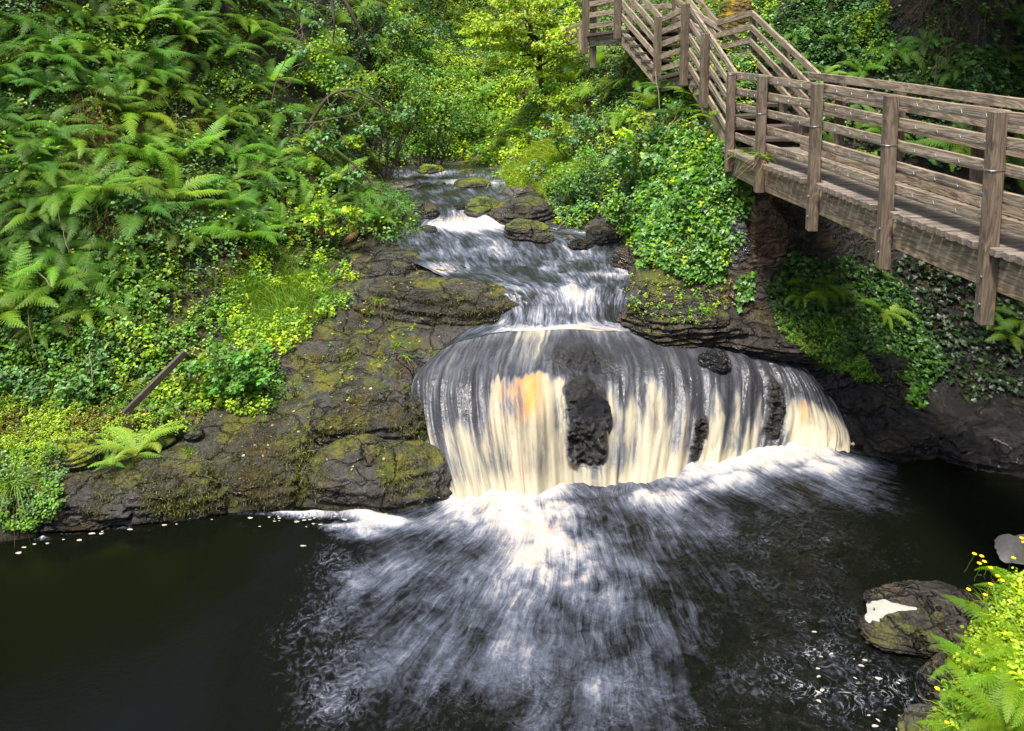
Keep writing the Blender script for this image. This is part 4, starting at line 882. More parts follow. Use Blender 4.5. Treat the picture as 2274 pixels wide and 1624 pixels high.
bpy.context.view_layer.update()
_deps = bpy.context.evaluated_depsgraph_get()
def surf(px, py):
    """points on ground or rock along the sight lines; rows of nan where water or timber comes first"""
    px = np.atleast_1d(np.asarray(px, float)); py = np.atleast_1d(np.asarray(py, float)); out = np.full((len(px), 3), np.nan); nrm = np.tile([0, 0, 1.0], (len(px), 1))
    for i in range(len(px)):
        cx = (px[i] - CXC) / F_D; cy = (CYC - py[i]) / F_D; dv = Vector((cx, _ct + cy * _st, -_st + cy * _ct)).normalized(); o_ = Vector((0, 0, EYE))
        ok, loc, nr, _, ob, _ = sc.ray_cast(_deps, o_, dv)
        if ok and ob.name.split('.')[0] in ('ground', 'boulder', 'rock_slab', 'cobble', 'rock_shelf', 'rock_pillar') and loc[2] > .02: out[i] = loc; nrm[i] = nr
    return out, nrm
def surf_scatter(poly, n, warp=40.0):
    poly = np.asarray(poly, float); lo, hi = poly.min(0), poly.max(0); px = rng.uniform(lo[0], hi[0], n * 3); py = rng.uniform(lo[1], hi[1], n * 3)
    q_ = np.stack([px, py, px * 0], 1); wp = warp * fbm(q_, .018, 3, 11); wq = warp * fbm(q_ + 500, .018, 3, 12)
    m = in_poly(px + wp, py + wq, poly); o_, nr = surf(px[m][:n], py[m][:n]); k = ~np.isnan(o_[:, 0]); return o_[k], nr[k]

# ------------------------------------------------------------------ vegetation tools
def unit(a): return a / (np.linalg.norm(a, axis=-1, keepdims=True) + 1e-9)
TPL = {
    'ovate': (np.array([(0, 0, 0), (.42, .28, .07), (.36, .66, .05), (0, 1, -.14), (-.36, .66, .05), (-.42, .28, .07)]), [np.array([[0, 1, 2, 3], [0, 3, 4, 5]])]),
    'lance': (np.array([(0, 0, 0), (.16, .35, .03), (0, 1, -.12), (-.16, .35, .03)]), [np.array([[0, 1, 2, 3]])]),
    'ivy': (np.array([(0, .32, .05), (0, 0, 0), (.34, -.10, -.02), (.56, .16, -.03), (.33, .34, .02), (.34, .62, -.03), (.14, .60, .01), (0, 1, -.08),
                      (-.14, .60, .01), (-.34, .62, -.03), (-.33, .34, .02), (-.56, .16, -.03), (-.34, -.10, -.02)]),
            [np.array([[0, i, i + 1 if i < 12 else 1] for i in range(1, 13)])]),
}
def leaves(pos, dirv, up, size, col, tpl='ovate', widthf=1.0):
    """arrays for a merged batch of leaves: returns V, [F], colours"""
    T, FS = TPL[tpl]; n = len(pos)
    y = unit(dirv); z = unit(up - (up * y).sum(1, keepdims=True) * y); x = np.cross(y, z)
    s = np.asarray(size, float).reshape(-1, 1, 1) * np.ones((n, 1, 1)); wf = (np.asarray(widthf, float).reshape(-1, 1, 1) * np.ones((n, 1, 1)))
    V = pos[:, None] + s * (x[:, None] * T[None, :, 0:1] * wf + y[:, None] * T[None, :, 1:2] + z[:, None] * T[None, :, 2:3])
    k = len(T); F = [(f[None] + (np.arange(n) * k)[:, None, None]).reshape(-1, f.shape[1]) for f in FS]
    C = np.repeat(np.c_[col, np.ones(n)], k, axis=0)
    return V.reshape(-1, 3), F, C
def merge(parts):
    Vs, Fs, Cs, nb = [], {}, [], 0
    for V, F, C in parts:
        Vs.append(V); Cs.append(C)
        for f in F: Fs.setdefault(f.shape[1], []).append(f + nb)
        nb += len(V)
    return np.concatenate(Vs), [np.concatenate(v) for v in Fs.values()], np.concatenate(Cs)
def veg_obj(name, parts, mat, parent=None, loc=None, smooth=False):
    V, F, C = merge(parts)
    if loc is not None: V = V - np.asarray(loc)
    o = mesh_obj(name, V, F, mat, parent, attrs={'leafcol': C}, smooth=smooth)
    if loc is not None and parent is None: o.location = loc
    return o
def blades(base, dirv, length, width, col, bend, nseg=4, tipcol=None):
    """merged curved grass blades"""
    n = len(base); d = unit(dirv); side = unit(np.cross(d, rng.normal(size=(n, 3)))); out = unit(d * [1, 1, 0] + rng.normal(size=(n, 3)) * [.3, .3, 0] + 1e-6)
    t = np.linspace(0, 1, nseg + 1); L = np.asarray(length).reshape(-1, 1, 1); bnd = np.asarray(bend).reshape(-1, 1, 1)
    ctr = base[:, None] + L * (d[:, None] * t[None, :, None] + out[:, None] * (t ** 2)[None, :, None] * bnd * .7 - np.array([0, 0, 1]) * (t ** 2.4)[None, :, None] * bnd)
    w = (np.asarray(width).reshape(-1, 1, 1) * (1 - t ** 1.6)[None, :, None] + .0006) * side[:, None]
    V = np.stack([ctr - w, ctr + w], 2).reshape(n, -1, 3); k = V.shape[1]
    f0 = np.array([[2 * i, 2 * i + 1, 2 * i + 3, 2 * i + 2] for i in range(nseg)])
    F = (f0[None] + (np.arange(n) * k)[:, None, None]).reshape(-1, 4)
    C = np.repeat(np.c_[col, np.ones(n)], k, axis=0)
    return V.reshape(-1, 3), [F], C
def in_poly(px, py, poly):
    poly = np.asarray(poly, float); r = np.zeros(len(px), bool); j = len(poly) - 1
    for i in range(len(poly)):
        xi, yi = poly[i]; xj, yj = poly[j]
        cnd = ((yi > py) != (yj > py)) & (px < (xj - xi) * (py - yi) / (yj - yi + 1e-9) + xi)
        r ^= cnd; j = i
    return r
def scatter(poly, n, jit=0.0, warp=55.0):
    """n ground points whose sight lines fill the outline poly"""
    poly = np.asarray(poly, float); lo, hi = poly.min(0), poly.max(0); px = rng.uniform(lo[0], hi[0], n * 3); py = rng.uniform(lo[1], hi[1], n * 3)
    q_ = np.stack([px, py, px * 0], 1); wp = warp * fbm(q_, .018, 3, 11); wq = warp * fbm(q_ + 500, .018, 3, 12)
    m = in_poly(px + wp, py + wq, poly); px, py = px[m][:n], py[m][:n]
    h = hit(px, py); h = h[~np.isnan(h[:, 1])]
    if jit: h[:, :2] += rng.normal(size=(len(h), 2)) * jit; h[:, 2] = ground(h[:, 0], h[:, 1])
    return h
def pal(n, *cols, var=.18):
    """mix of leaf colours with variation"""
    c_ = np.array(cols)[rng.integers(0, len(cols), n)]
    return np.clip(c_ * (1 + rng.normal(size=(n, 1)) * var) * (1 + rng.normal(size=(n, 3)) * .05), .002, 1)
G_BLUE = (.12, .26, .080); G_MID = (.115, .255, .018); G_YEL = (.25, .38, .016); G_DARK = (.035, .10, .013); G_LIME = (.34, .47, .018); G_BROWN = (.15, .085, .03)

def sprigs(base, h, K, lsize, tpl='ovate', cols=(G_MID,), lean=.35, spread=.5, updir=None, droop=.25, widthf=1.0, patch=1.2):
    """small leafy stems: K leaves spiralling up each"""
    n = len(base); nrm = gnormal(base[:, 0], base[:, 1]); g = unit(nrm * .55 + np.array([0, 0, .75]) + rng.normal(size=(n, 3)) * lean)
    H = (np.asarray(h) * rng.uniform(.5, 1.3, n))
    t = (np.arange(K)[None] + rng.uniform(0, 1, (n, K))) / K
    ang = (np.arange(K) * 2.4)[None] + rng.uniform(0, 6.28, (n, 1)) + rng.normal(size=(n, K)) * .3
    a = unit(np.cross(g, np.array([.3, .2, .9]))); b = np.cross(g, a)
    rad = a[:, None] * np.cos(ang)[..., None] + b[:, None] * np.sin(ang)[..., None]
    pos = base[:, None] + g[:, None] * (t * H[:, None])[..., None] + rad * (.25 * np.asarray(lsize) * rng.uniform(.2, 1.6, (n, K)))[..., None]
    d = rad * spread * 2 + g[:, None] * .45 - np.array([0, 0, 1]) * droop * rng.uniform(0, 1.6, (n, K, 1)) + rng.normal(size=(n, K, 3)) * .22
    up = g[:, None] * .5 + np.array([-.05, -.25, 1.0]) + rng.normal(size=(n, K, 3)) * .30
    # patches of kindred plants share a hue
    pn = fbm(base, patch, 2, 77); ci = np.clip(((pn + .55) / 1.1 * len(cols)).astype(int) + rng.integers(-1, 2, n) * (rng.random(n) < .25), 0, len(cols) - 1)
    c_ = np.array(cols)[ci]; c_ = c_ * (1 + rng.normal(size=(n, 1)) * .22); c_ = np.repeat(c_[:, None], K, 1) * (1 + rng.normal(size=(n, K, 1)) * .15)
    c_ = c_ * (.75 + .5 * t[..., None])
    s = lsize * rng.uniform(.55, 1.25, (n, K))
    return leaves(pos.reshape(-1, 3), d.reshape(-1, 3), up.reshape(-1, 3), s.ravel(), np.clip(c_.reshape(-1, 3), .003, 1), tpl, widthf)

# ---- ferns: arching, twice-divided fronds
def frond(L, az, elev, droop, pairs=24, leafl=7, col=(.07, .18, .014), seed=0, side_curl=0.0, wid=.17):
    r0 = np.random.default_rng(seed)
    n = pairs + 4; t = np.linspace(0, 1, n); th = elev - (elev + droop) * t ** 1.25
    step = L / (n - 1); hx = np.concatenate([[0], np.cumsum(np.cos(th[:-1]) * step)]); hz = np.concatenate([[0], np.cumsum(np.sin(th[:-1]) * step)])
    curl = side_curl * t ** 2; ca, sa = np.cos(az + curl), np.sin(az + curl)
    R = np.stack([hx * ca, hx * sa, hz], 1); T = unit(np.gradient(R, axis=0)); S = unit(np.cross(T, np.array([0, 0, 1.0]))); N = np.cross(S, T)
    V, F, nb = [], [], 0
    w = .0045 * (1 - .8 * t)[:, None] * L / .7
    V.append(np.stack([R - S * w, R + S * w], 1).reshape(-1, 3)); F.append(np.array([[2 * i, 2 * i + 1, 2 * i + 3, 2 * i + 2] for i in range(n - 1)])); nb += 2 * n
    cols = [np.tile(np.array(col) * [.9, .75, .8], (2 * n, 1))]
    i = np.arange(3, n - 1); tt = t[i]; prof = np.clip(np.minimum(.35 + (tt - .08) * 2.6, 1), 0, 1) * (1 - tt ** 2.6) + .03
    for sgn in (-1, 1):
        pl = wid * L * prof * r0.uniform(.88, 1.08, len(i))
        dirp = unit(S[i] * sgn + T[i] * (.28 + .5 * tt[:, None]) + N[i] * (.10 - .3 * tt[:, None]) + r0.normal(size=(len(i), 3)) * .05)
        k = np.arange(leafl); u = (k + .3) / leafl
        base = R[i][:, None] + dirp[:, None] * (pl[:, None] * u[None])[..., None] - np.array([0, 0, 1]) * (pl[:, None] * .28 * u[None] ** 2)[..., None]
        ln = (step * .62 * (1 - u ** 2 * .8))[None, :] * np.ones((len(i), 1)); hw = pl / leafl * .46
        for s2 in (-1, 1):
            ld = unit(T[i] * s2 + dirp * .55)[:, None] * np.ones((1, leafl, 1)); p0 = base - dirp[:, None] * hw[:, None, None]; p1 = base + dirp[:, None] * hw[:, None, None]
            tip = base + ld * ln[..., None] - N[i][:, None] * .10 * ln[..., None]
            q = np.stack([p0, p1, tip + dirp[:, None] * hw[:, None, None] * .45, tip - dirp[:, None] * hw[:, None, None] * .15], 2).reshape(-1, 3)
            m = len(q) // 4; V.append(q); F.append(np.arange(m * 4).reshape(m, 4) + nb); nb += m * 4
            cc = np.array(col) * (1 + .25 * (tt[:, None, None] - .4)) * r0.uniform(.85, 1.15, (len(i), leafl, 1)); cols.append(np.repeat(cc.reshape(-1, 3), 4, 0))
    return np.concatenate(V), [np.concatenate(F)], np.c_[np.concatenate(cols), np.ones(nb)]
def fern_mesh(seed, nf=9, L=.75, elev=1.05, droop=.5, col=(.07, .18, .014), fan=6.28, az0=0., pairs=22, wid=.17, leafl=7):
    r0 = np.random.default_rng(seed); parts = []
    for k in range(nf):
        az = az0 + fan * (k + r0.uniform(-.3, .3)) / nf; e = elev * r0.uniform(.7, 1.2); l = L * r0.uniform(.65, 1.1)
        cc = np.array(col) * r0.uniform(.8, 1.25) * np.array([r0.uniform(.85, 1.25), 1, 1])
        parts.append(frond(l, az, e, droop * r0.uniform(.6, 1.5), pairs, leafl, cc, seed * 50 + k, r0.uniform(-.5, .5), wid))
    if nf > 6:   # a couple of dead brown fronds hanging under the crown
        for k in range(2):
            parts.append(frond(L * .6, r0.uniform(0, 6.28), .1, 1.3, 14, 4, (.09, .05, .02), seed * 50 + 40 + k, 0, .1))
    V, F, C = merge(parts)
    return mesh_data('fern', V, F, M['fern'], smooth=False, attrs={'leafcol': C})
FERN = [fern_mesh(s, nf=n, L=l, elev=e, droop=dr, col=c_) for s, n, l, e, dr, c_ in [
    (1, 10, .75, 1.05, .55, (.11, .25, .02)), (2, 9, .8, .9, .7, (.13, .27, .022)), (3, 11, .7, 1.15, .45, (.09, .22, .03)), (4, 8, .75, .8, .8, (.16, .30, .018)),
    (5, 9, .65, .95, .6, (.08, .20, .028)), (6, 7, .85, 1.2, .25, (.15, .30, .022)), (7, 10, .7, .7, .9, (.12, .26, .018)), (8, 8, .6, 1.0, .5, (.19, .36, .04))]]
FERN_PALE = fern_mesh(31, nf=13, L=.62, elev=.95, droop=.35, col=(.21, .38, .05))
FERN_LIT = [fern_mesh(s, nf=n, L=.95, elev=e, droop=dr, col=(.17, .34, .03), pairs=26) for s, n, e, dr in ((41, 9, 1.1, .4), (42, 10, .9, .65), (43, 8, 1.2, .3))]
FERN_DEAD = [fern_mesh(s, nf=6, L=.6, elev=.4, droop=1.1, col=(.16, .085, .03), pairs=16, leafl=5) for s in (51, 52)]
FERN_BIG = [fern_mesh(s, nf=n, L=.8, elev=.9, droop=.6, col=(.16, .33, .012), pairs=28, leafl=9, wid=.16) for s, n in ((21, 11), (22, 10), (23, 12))]
ORD = ['first', 'second', 'third', 'fourth', 'fifth', 'sixth', 'seventh', 'eighth', 'ninth', 'tenth', 'eleventh', 'twelfth', 'thirteenth', 'fourteenth', 'fifteenth', 'sixteenth', 'seventeenth', 'eighteenth', 'nineteenth', 'twentieth', 'twenty-first', 'twenty-second', 'twenty-third', 'twenty-fourth']
def place_fern(me, px, py, s, rz=None, tilt=.5, label=None, group='ferns on the banks', d=None, lift=0.0, vertical=False):
    if vertical:
        h = surf([px], [py])[0][0]
        if np.isnan(h[1]): h = hit([px], [py])[0]
        p = h
    elif d is None:
        h = hit([px], [py])[0]
        if np.isnan(h[1]): return None
        p = h
    else: p = np.array(P(px, py, d))
    n = gnormal(p[0:1], p[1:2])[0]; ax = unit(np.array([0, 0, 1.0]) * (1 - tilt) + n * tilt)
    o = bpy.data.objects.new('fern', me); COL.objects.link(o)
    q = Vector((0, 0, 1)).rotation_difference(Vector(ax)); q = q @ Quaternion((0, 0, 1), rng.uniform(0, 6.28) if rz is None else rz)
    o.rotation_mode = 'QUATERNION'; o.rotation_quaternion = q; o.location = Vector(p) + Vector((0, 0, -.02 + lift)); s = s * rng.uniform(.9, 1.1); o.scale = (s, s, s)
    tag(o, label, 'fern', group); return o
def build_ferns():
    hand = [(255, 240, 1.15, 5, 'tall upright bright fern standing in brown grass high on the left slope'), (1815, 640, .85, 3, 'sunlit fern hanging under the footbridge beside the stone pillar')]
    for x, y, s, v, lb in hand: place_fern(FERN[v], x, y, s, tilt=.35, label=lb)
    left = [(330, 40), (440, 60), (540, 60), (120, 120), (40, 60), (420, 140), (200, 60), (90, 310), (50, 390), (165, 385), (400, 365), (480, 280), (560, 310), (330, 455), (210, 440), (140, 500), (60, 450), (440, 430), (510, 410), (620, 340), (700, 355), (745, 410),
            (760, 310), (650, 430), (550, 545), (620, 260), (700, 265), (80, 530), (15, 320), (560, 200), (640, 190), (300, 260), (350, 180), (500, 190), (100, 210), (20, 200), (250, 340), (480, 500), (380, 520), (270, 560), (620, 520), (720, 480), (790, 440), (830, 380), (800, 480), (120, 660), (210, 700), (50, 600), (30, 700), (300, 640), (690, 180), (740, 220), (790, 170), (600, 100), (660, 60), (720, 90)]
    pts = list(left)
    tries = 0
    while len(pts) < 122 and tries < 6000:
        tries += 1; x, y = rng.uniform(-60, 860), rng.uniform(-40, 760)
        if y > 560 and x > 340 or y > 620 + 140 * rng.random(): continue
        if x > 560 and y > 520 + (860 - x) * .05: continue
        if min((x - a) ** 2 + ((y - b) * 1.1) ** 2 for a, b in pts) < 44 ** 2: continue
        pts.append((x, y))
    for i, (x, y, s_, v, lb) in enumerate([(400, 75, .9, 0, 'large bright fern at the top edge left of the hanging branches'), (560, 75, .95, 1, 'large bright fern right at the top edge under the thin hanging branch'), (110, 150, .85, 1, 'large bright fern near the top left corner'), (110, 390, .85, 1, 'large bright fern low in the far left, above the pale dead branch'),
                                        (215, 450, .8, 2, 'large bright fern standing left of the brown rush patch'), (490, 300, .8, 0, 'large bright fern in the middle of the left slope'), (640, 390, .85, 1, 'large bright fern above the bright grass tuft'), (745, 415, .75, 2, 'large bright fern near the stream side tip of the left bank'), (120, 620, .7, 1, 'large bright fern low on the left edge above the herbs'), (600, 190, .85, 2, 'large bright fern beside the thin hanging stem')]):
        place_fern(FERN_LIT[v], x, y + 8, s_, tilt=.4, lift=.12, label=lb, group='large bright ferns on the left slope')
    for i, (x, y) in enumerate(sorted([(270, 300), (330, 330), (245, 420), (520, 560), (700, 520), (800, 520), (200, 260), (430, 470), (590, 440), (160, 720)])):
        place_fern(FERN_DEAD[i % 2], x, y, rng.uniform(.6, .9), tilt=.6, lift=.08, label=f'dead brown fern on the left slope, {ORD[i]} dead one from the left', group='dead ferns on the left slope')
    bands = {}
    for p in pts: bands.setdefault(int((p[1] + 40) // 80), []).append(p)
    bn = {0: 'topmost row', 1: 'second row', 2: 'third row', 3: 'fourth row', 4: 'fifth row', 5: 'sixth row', 6: 'seventh row', 7: 'eighth row', 8: 'ninth row', 9: 'tenth row', 10: 'eleventh row'}
    for b, ps in bands.items():
        for i, (x, y) in enumerate(sorted(ps)):
            place_fern(FERN[rng.integers(0, 8)], x, y + 6, rng.uniform(.7, 1.3), tilt=rng.uniform(.35, .6), lift=.07, label=f'fern on the left slope, {bn.get(b, "lowest row")} from the top, {ORD[min(i, 23)]} from the left')
    rt = [(1275, 175), (1330, 135), (1390, 125), (1310, 200), (1430, 175), (1480, 200), (1530, 190), (1560, 235), (1500, 250), (1590, 270), (1450, 235), (1360, 190), (1390, 250)]
    for i, (x, y) in enumerate(sorted(rt)): place_fern(FERN[rng.integers(0, 8)], x, y + 25, rng.uniform(.9, 1.25), tilt=.3, lift=.12, label=f'leafy fern below the stairs, {ORD[i]} from the left of the clump there')
    bh = [(1710, 120), (1760, 150), (1830, 170), (1910, 160), (1870, 100), (1990, 120), (2060, 100), (1950, 60), (2120, 170), (2230, 130), (2250, 60), (1790, 70), (1880, 250), (1960, 300), (2060, 350), (2150, 330), (2240, 400), (2000, 420), (1840, 330), (2120, 440), (2255, 300)]
    for i, (x, y) in enumerate(sorted(bh)): place_fern(FERN[rng.integers(0, 8)], x, y + 5, rng.uniform(.6, .95), tilt=.6, label=f'fern on the shaded cliff behind the footbridge, {ORD[i]} from the left', group='ferns on the cliff behind the footbridge')
    ub = [(1850, 655), (1780, 660), (2240, 760), (2200, 700), (2268, 720), (1960, 700)]
    for i, (x, y) in enumerate(sorted(ub)): place_fern(FERN[rng.integers(0, 5)], x, y, rng.uniform(.55, .8), tilt=.5, label=f'fern in the dark under the footbridge, {ORD[i]} from the left', group='ferns under the footbridge')
    place_fern(FERN_PALE, 300, 1022, .95, tilt=.0, vertical=True, lift=.06, label='small pale green fern on the mossy ledge above the pool', group='ferns on the ledge')
    place_fern(FERN[7], 245, 1040, .5, tilt=.1, vertical=True, lift=.04, label='tiny yellowish fern left of the small pale ledge fern', group='ferns on the ledge')
    place_fern(FERN[1], 95, 740, .6, tilt=.5, label='drooping pale fern low on the far left slope', group='ferns on the ledge')
    up = [(820, 110), (870, 60), (930, 130), (960, 60), (1020, 170), (1060, 230), (1090, 170), (1120, 260), (1080, 300), (1150, 300), (1200, 260), (1180, 320), (900, 20), (1130, 330), (1000, 40)]
    for i, (x, y) in enumerate(sorted(up)): place_fern(FERN[rng.integers(0, 8)], x, y, rng.uniform(.9, 1.3), tilt=.45, lift=.1, label=f'distant fern on the upstream banks, {ORD[i]} from the left', group='ferns upstream')
    fg = [(2250, 1420, 5.35, .62, 0), (2180, 1475, 5.3, .55, 1), (2262, 1500, 4.95, .6, 2), (2195, 1560, 4.95, .55, 0), (2290, 1330, 5.7, .6, 1), (2240, 1600, 4.7, .6, 2), (2130, 1600, 4.95, .42, 1), (2320, 1450, 5.0, .6, 0)]
    for i, (x, y, d, s, v) in enumerate(sorted(fg)):
        place_fern(FERN_BIG[v], x, y, s, tilt=.2, d=d, lift=-.05, label=f'bright yellow green fern in the lower right corner, {ORD[i]} from the left', group='bright ferns in the lower right corner')
build_ferns()

# ---- shrubs, trees
def clump_crown(centres, radii, n_each, lsize, cols, tpl='ovate', flat=.55, widthf=1.0, outw=.6):
    parts = []
    for c0, r, cc in zip(centres, radii, cols):
        n = int(n_each); v = unit(rng.normal(size=(n, 3))); rr = rng.uniform(.25, 1, (n, 1)) ** .55; off = v * rr * r * np.array([1, 1, flat]); pos = c0 + off
        d = unit(off * [1, 1, .6]) * outw + rng.normal(size=(n, 3)) * .45 + np.array([0, 0, -.25]); up = np.array([-.1, -.35, 1.0]) + rng.normal(size=(n, 3)) * .35 + v * .3
        c_ = np.clip(np.array(cc) * (1 + rng.normal(size=(n, 1)) * .2) * (1 + .12 * rng.normal(size=(n, 3))), .004, 1)
        parts.append(leaves(pos, d, up, lsize * rng.uniform(.6, 1.25, n), c_, tpl, widthf))
    return parts
def curve_pts(a, b, n=7, wob=.08, sag=0.0, up=.0):
    a, b = np.array(a, float), np.array(b, float); t = np.linspace(0, 1, n)[:, None]; L = np.linalg.norm(b - a)
    p = a * (1 - t) + b * t; w = rng.normal(size=(n, 3)) * wob * L * .5; w[0] = 0; w[-1] *= .3
    p = p + w * np.sin(t * np.pi) ; p[:, 2] += (np.sin(t[:, 0] * np.pi) * (up - sag)) * L; return cr(p, n * 2)
def shrub(label, px, py, d, w, h, cols, lsize=.06, nclump=22, per=70, base=None, name='shrub', cat='shrub', tpl='ovate', flat=.6, dep=.7, group='shrubs on the gorge banks', crad=.30, widthf=1.0, leafmat='leaf', stems=7, shell=.45):
    c0 = np.array(P(px, py, d)); rx, rz = w / F_D * d / 2, h / F_D * d / 2; ry = rx * dep
    gz = ground(c0[0], c0[1])[0]; foot = np.array(base) if base is not None else np.array([c0[0], c0[1] + .15, min(gz, c0[2] - rz * .6)])
    r = empty(name, foot, label, cat, group)
    v = unit(rng.normal(size=(nclump, 3))) * rng.uniform(shell, 1, (nclump, 1)); v[:, 1] = -np.abs(v[:, 1]) * .8 + .15 * rng.normal(size=nclump)
    cen = c0 + v * np.array([rx, ry, rz]); rad = crad * min(rx, rz) * rng.uniform(.7, 1.4, nclump)
    cc = [np.array(cols[rng.integers(0, len(cols))]) * rng.uniform(.7, 1.3) for _ in range(nclump)]
    veg_obj('foliage', clump_crown(cen, rad, per, lsize, cc, tpl, flat, widthf), M[leafmat], r, foot)
    vs, fs, nb = [], [], 0
    for k in rng.choice(nclump, min(stems, nclump), replace=False):
        p = curve_pts(foot, cen[k], 6, .12, up=.1); tv, tf = tube_arr(p, np.linspace(.014, .004, len(p)) * (rx / .8) ** .5, 5); vs.append(tv - foot); fs.append(tf + nb); nb += len(tv)
    mesh_obj('stems', np.concatenate(vs), np.concatenate(fs), M['twig'], r)
    return r
def build_shrubs():
    S = shrub
    S('leafy shrub overhanging the left side of the gorge where mossy branches come down', 850, 215, 14.9, 250, 190, [G_MID, G_BLUE, G_YEL], .065, 30, 80)
    S('dense pale leaved shrub at the centre left above the far boulders', 960, 235, 16.8, 210, 210, [G_BLUE, G_MID, G_MID], .06, 30, 80)
    S('dark green lower bush above the bright moss topped boulder', 930, 320, 17.4, 190, 90, [G_DARK, G_MID], .05, 20, 60)
    S('bush climbing the top edge of the photo left of the bright tree', 900, 70, 18.0, 220, 130, [G_BLUE, G_MID, G_DARK], .07, 24, 70)
    S('yellow green bush in the top left third of the photo below the mossy branches', 720, 130, 15.4, 170, 140, [G_YEL, G_MID], .06, 22, 70)
    S('light leaved hazel spray hanging over the left slope below the branches', 760, 300, 13.6, 190, 90, [G_BLUE, G_YEL, G_MID], .07, 18, 55)
    S('bright round leaved sapling spray over the stream edge on the left', 720, 480, 12.2, 190, 70, [G_YEL, G_LIME], .06, 14, 40)
    S('tuft of fine green shrub leaning over the upper pool on the left bank', 850, 450, 12.8, 130, 90, [G_MID, G_BLUE], .03, 20, 90, tpl='lance')
    S('blue green shrub on the right bank upstream of the ivy', 1270, 290, 14.9, 170, 90, [(.12, .25, .08), G_BLUE, G_YEL], .06, 20, 70)
    S('glossy dark bush overhanging the right side of the upper pool', 1310, 400, 13.6, 210, 190, [G_BLUE, G_DARK, G_MID], .05, 36, 90)
    S('bright sycamore sapling with broad lobed leaves under the stair ferns', 1430, 330, 12.6, 200, 170, [G_BLUE, G_MID, G_YEL], .09, 22, 45, tpl='ivy')
    S('low dark bush touching the water beside the ivy', 1400, 460, 12.2, 150, 110, [G_DARK, G_MID], .055, 22, 70)
    S('small bush with tiny leaves in the notch between stairs and upstream bank', 1230, 215, 16.5, 130, 100, [G_YEL, G_MID], .04, 20, 70)
    S('pale feathery bush right of the bright tree at the top edge', 1220, 60, 20.5, 150, 140, [G_MID, G_DARK], .05, 20, 80, tpl='lance')
    S('narrow fern clad hummock bush between the bright tree and the far shrubs', 1060, 260, 19.2, 110, 140, [G_YEL, G_MID], .045, 20, 80)
    S('meadowsweet like plant beside the leaning plank with bright leaves', 510, 815, 9.35, 220, 120, [(.09, .24, .03), G_MID, G_YEL], .055, 32, 50, name='leafy_plant', cat='plant', tpl='ivy', group='leafy plants on the ledge')
    S('small pale rowan seedling on the rock right of the plank plants', 650, 858, 9.1, 90, 44, [(.10, .22, .05)], .03, 8, 18, name='leafy_plant', cat='plant', tpl='lance', group='leafy plants on the ledge')
    S('leafy young willow low on the left slope', 270, 540, 10.6, 170, 90, [G_BLUE, (.07, .18, .04)], .06, 14, 40, name='leafy_plant', cat='plant', group='leafy plants on the ledge')
    S('little bramble trailing down the rock at the far left pool edge', 105, 1105, 7.85, 90, 80, [(.08, .17, .04)], .028, 10, 16, name='leafy_plant', cat='plant', group='leafy plants on the ledge')
build_shrubs()

def tree(label, base, top, crown_c, rx, ry, rz, cols, lsize, ncl, per, name='tree', r0=.08, flat=.35, group='trees of the gorge', tiers=None, crad=.22, nl=7, tpl='ovate'):
    base, top = np.array(base, float), np.array(top, float); r = empty(name, base, label, 'tree', group)
    trunk = curve_pts(base, top, 6, .06); cc = np.array(crown_c)
    mesh_obj('trunk', *(lambda v, f: (v - base, f))(*tube_arr(trunk, np.linspace(r0, r0 * .35, len(trunk)), 9)), M['bark'], r)
    v = unit(rng.normal(size=(ncl, 3))) * rng.uniform(.35, 1, (ncl, 1)); cen = cc + v * np.array([rx, ry, rz])
    if tiers: cen[:, 2] = cc[2] + (np.round((cen[:, 2] - cc[2]) / rz * tiers) / tiers + rng.normal(size=ncl) * .05) * rz
    rad = crad * (rx + rz) / 2 * rng.uniform(.7, 1.4, ncl); col = [np.array(cols[rng.integers(0, len(cols))]) * rng.uniform(.75, 1.25) for _ in range(ncl)]
    veg_obj('crown', clump_crown(cen, rad, per, lsize, col, tpl, flat), M['leaf'], r, base)
    vs, fs, nb = [], [], 0
    for k in rng.choice(ncl, min(ncl, nl * 3), replace=False):
        s_ = trunk[int(rng.uniform(.3, .95) * (len(trunk) - 1))]; p = curve_pts(s_, cen[k], 5, .1, up=.08); tv, tf = tube_arr(p, np.linspace(r0 * .38, r0 * .08, len(p)), 6); vs.append(tv - base); fs.append(tf + nb); nb += len(tv)
    mesh_obj('limbs', np.concatenate(vs), np.concatenate(fs), M['bark'], r); return r
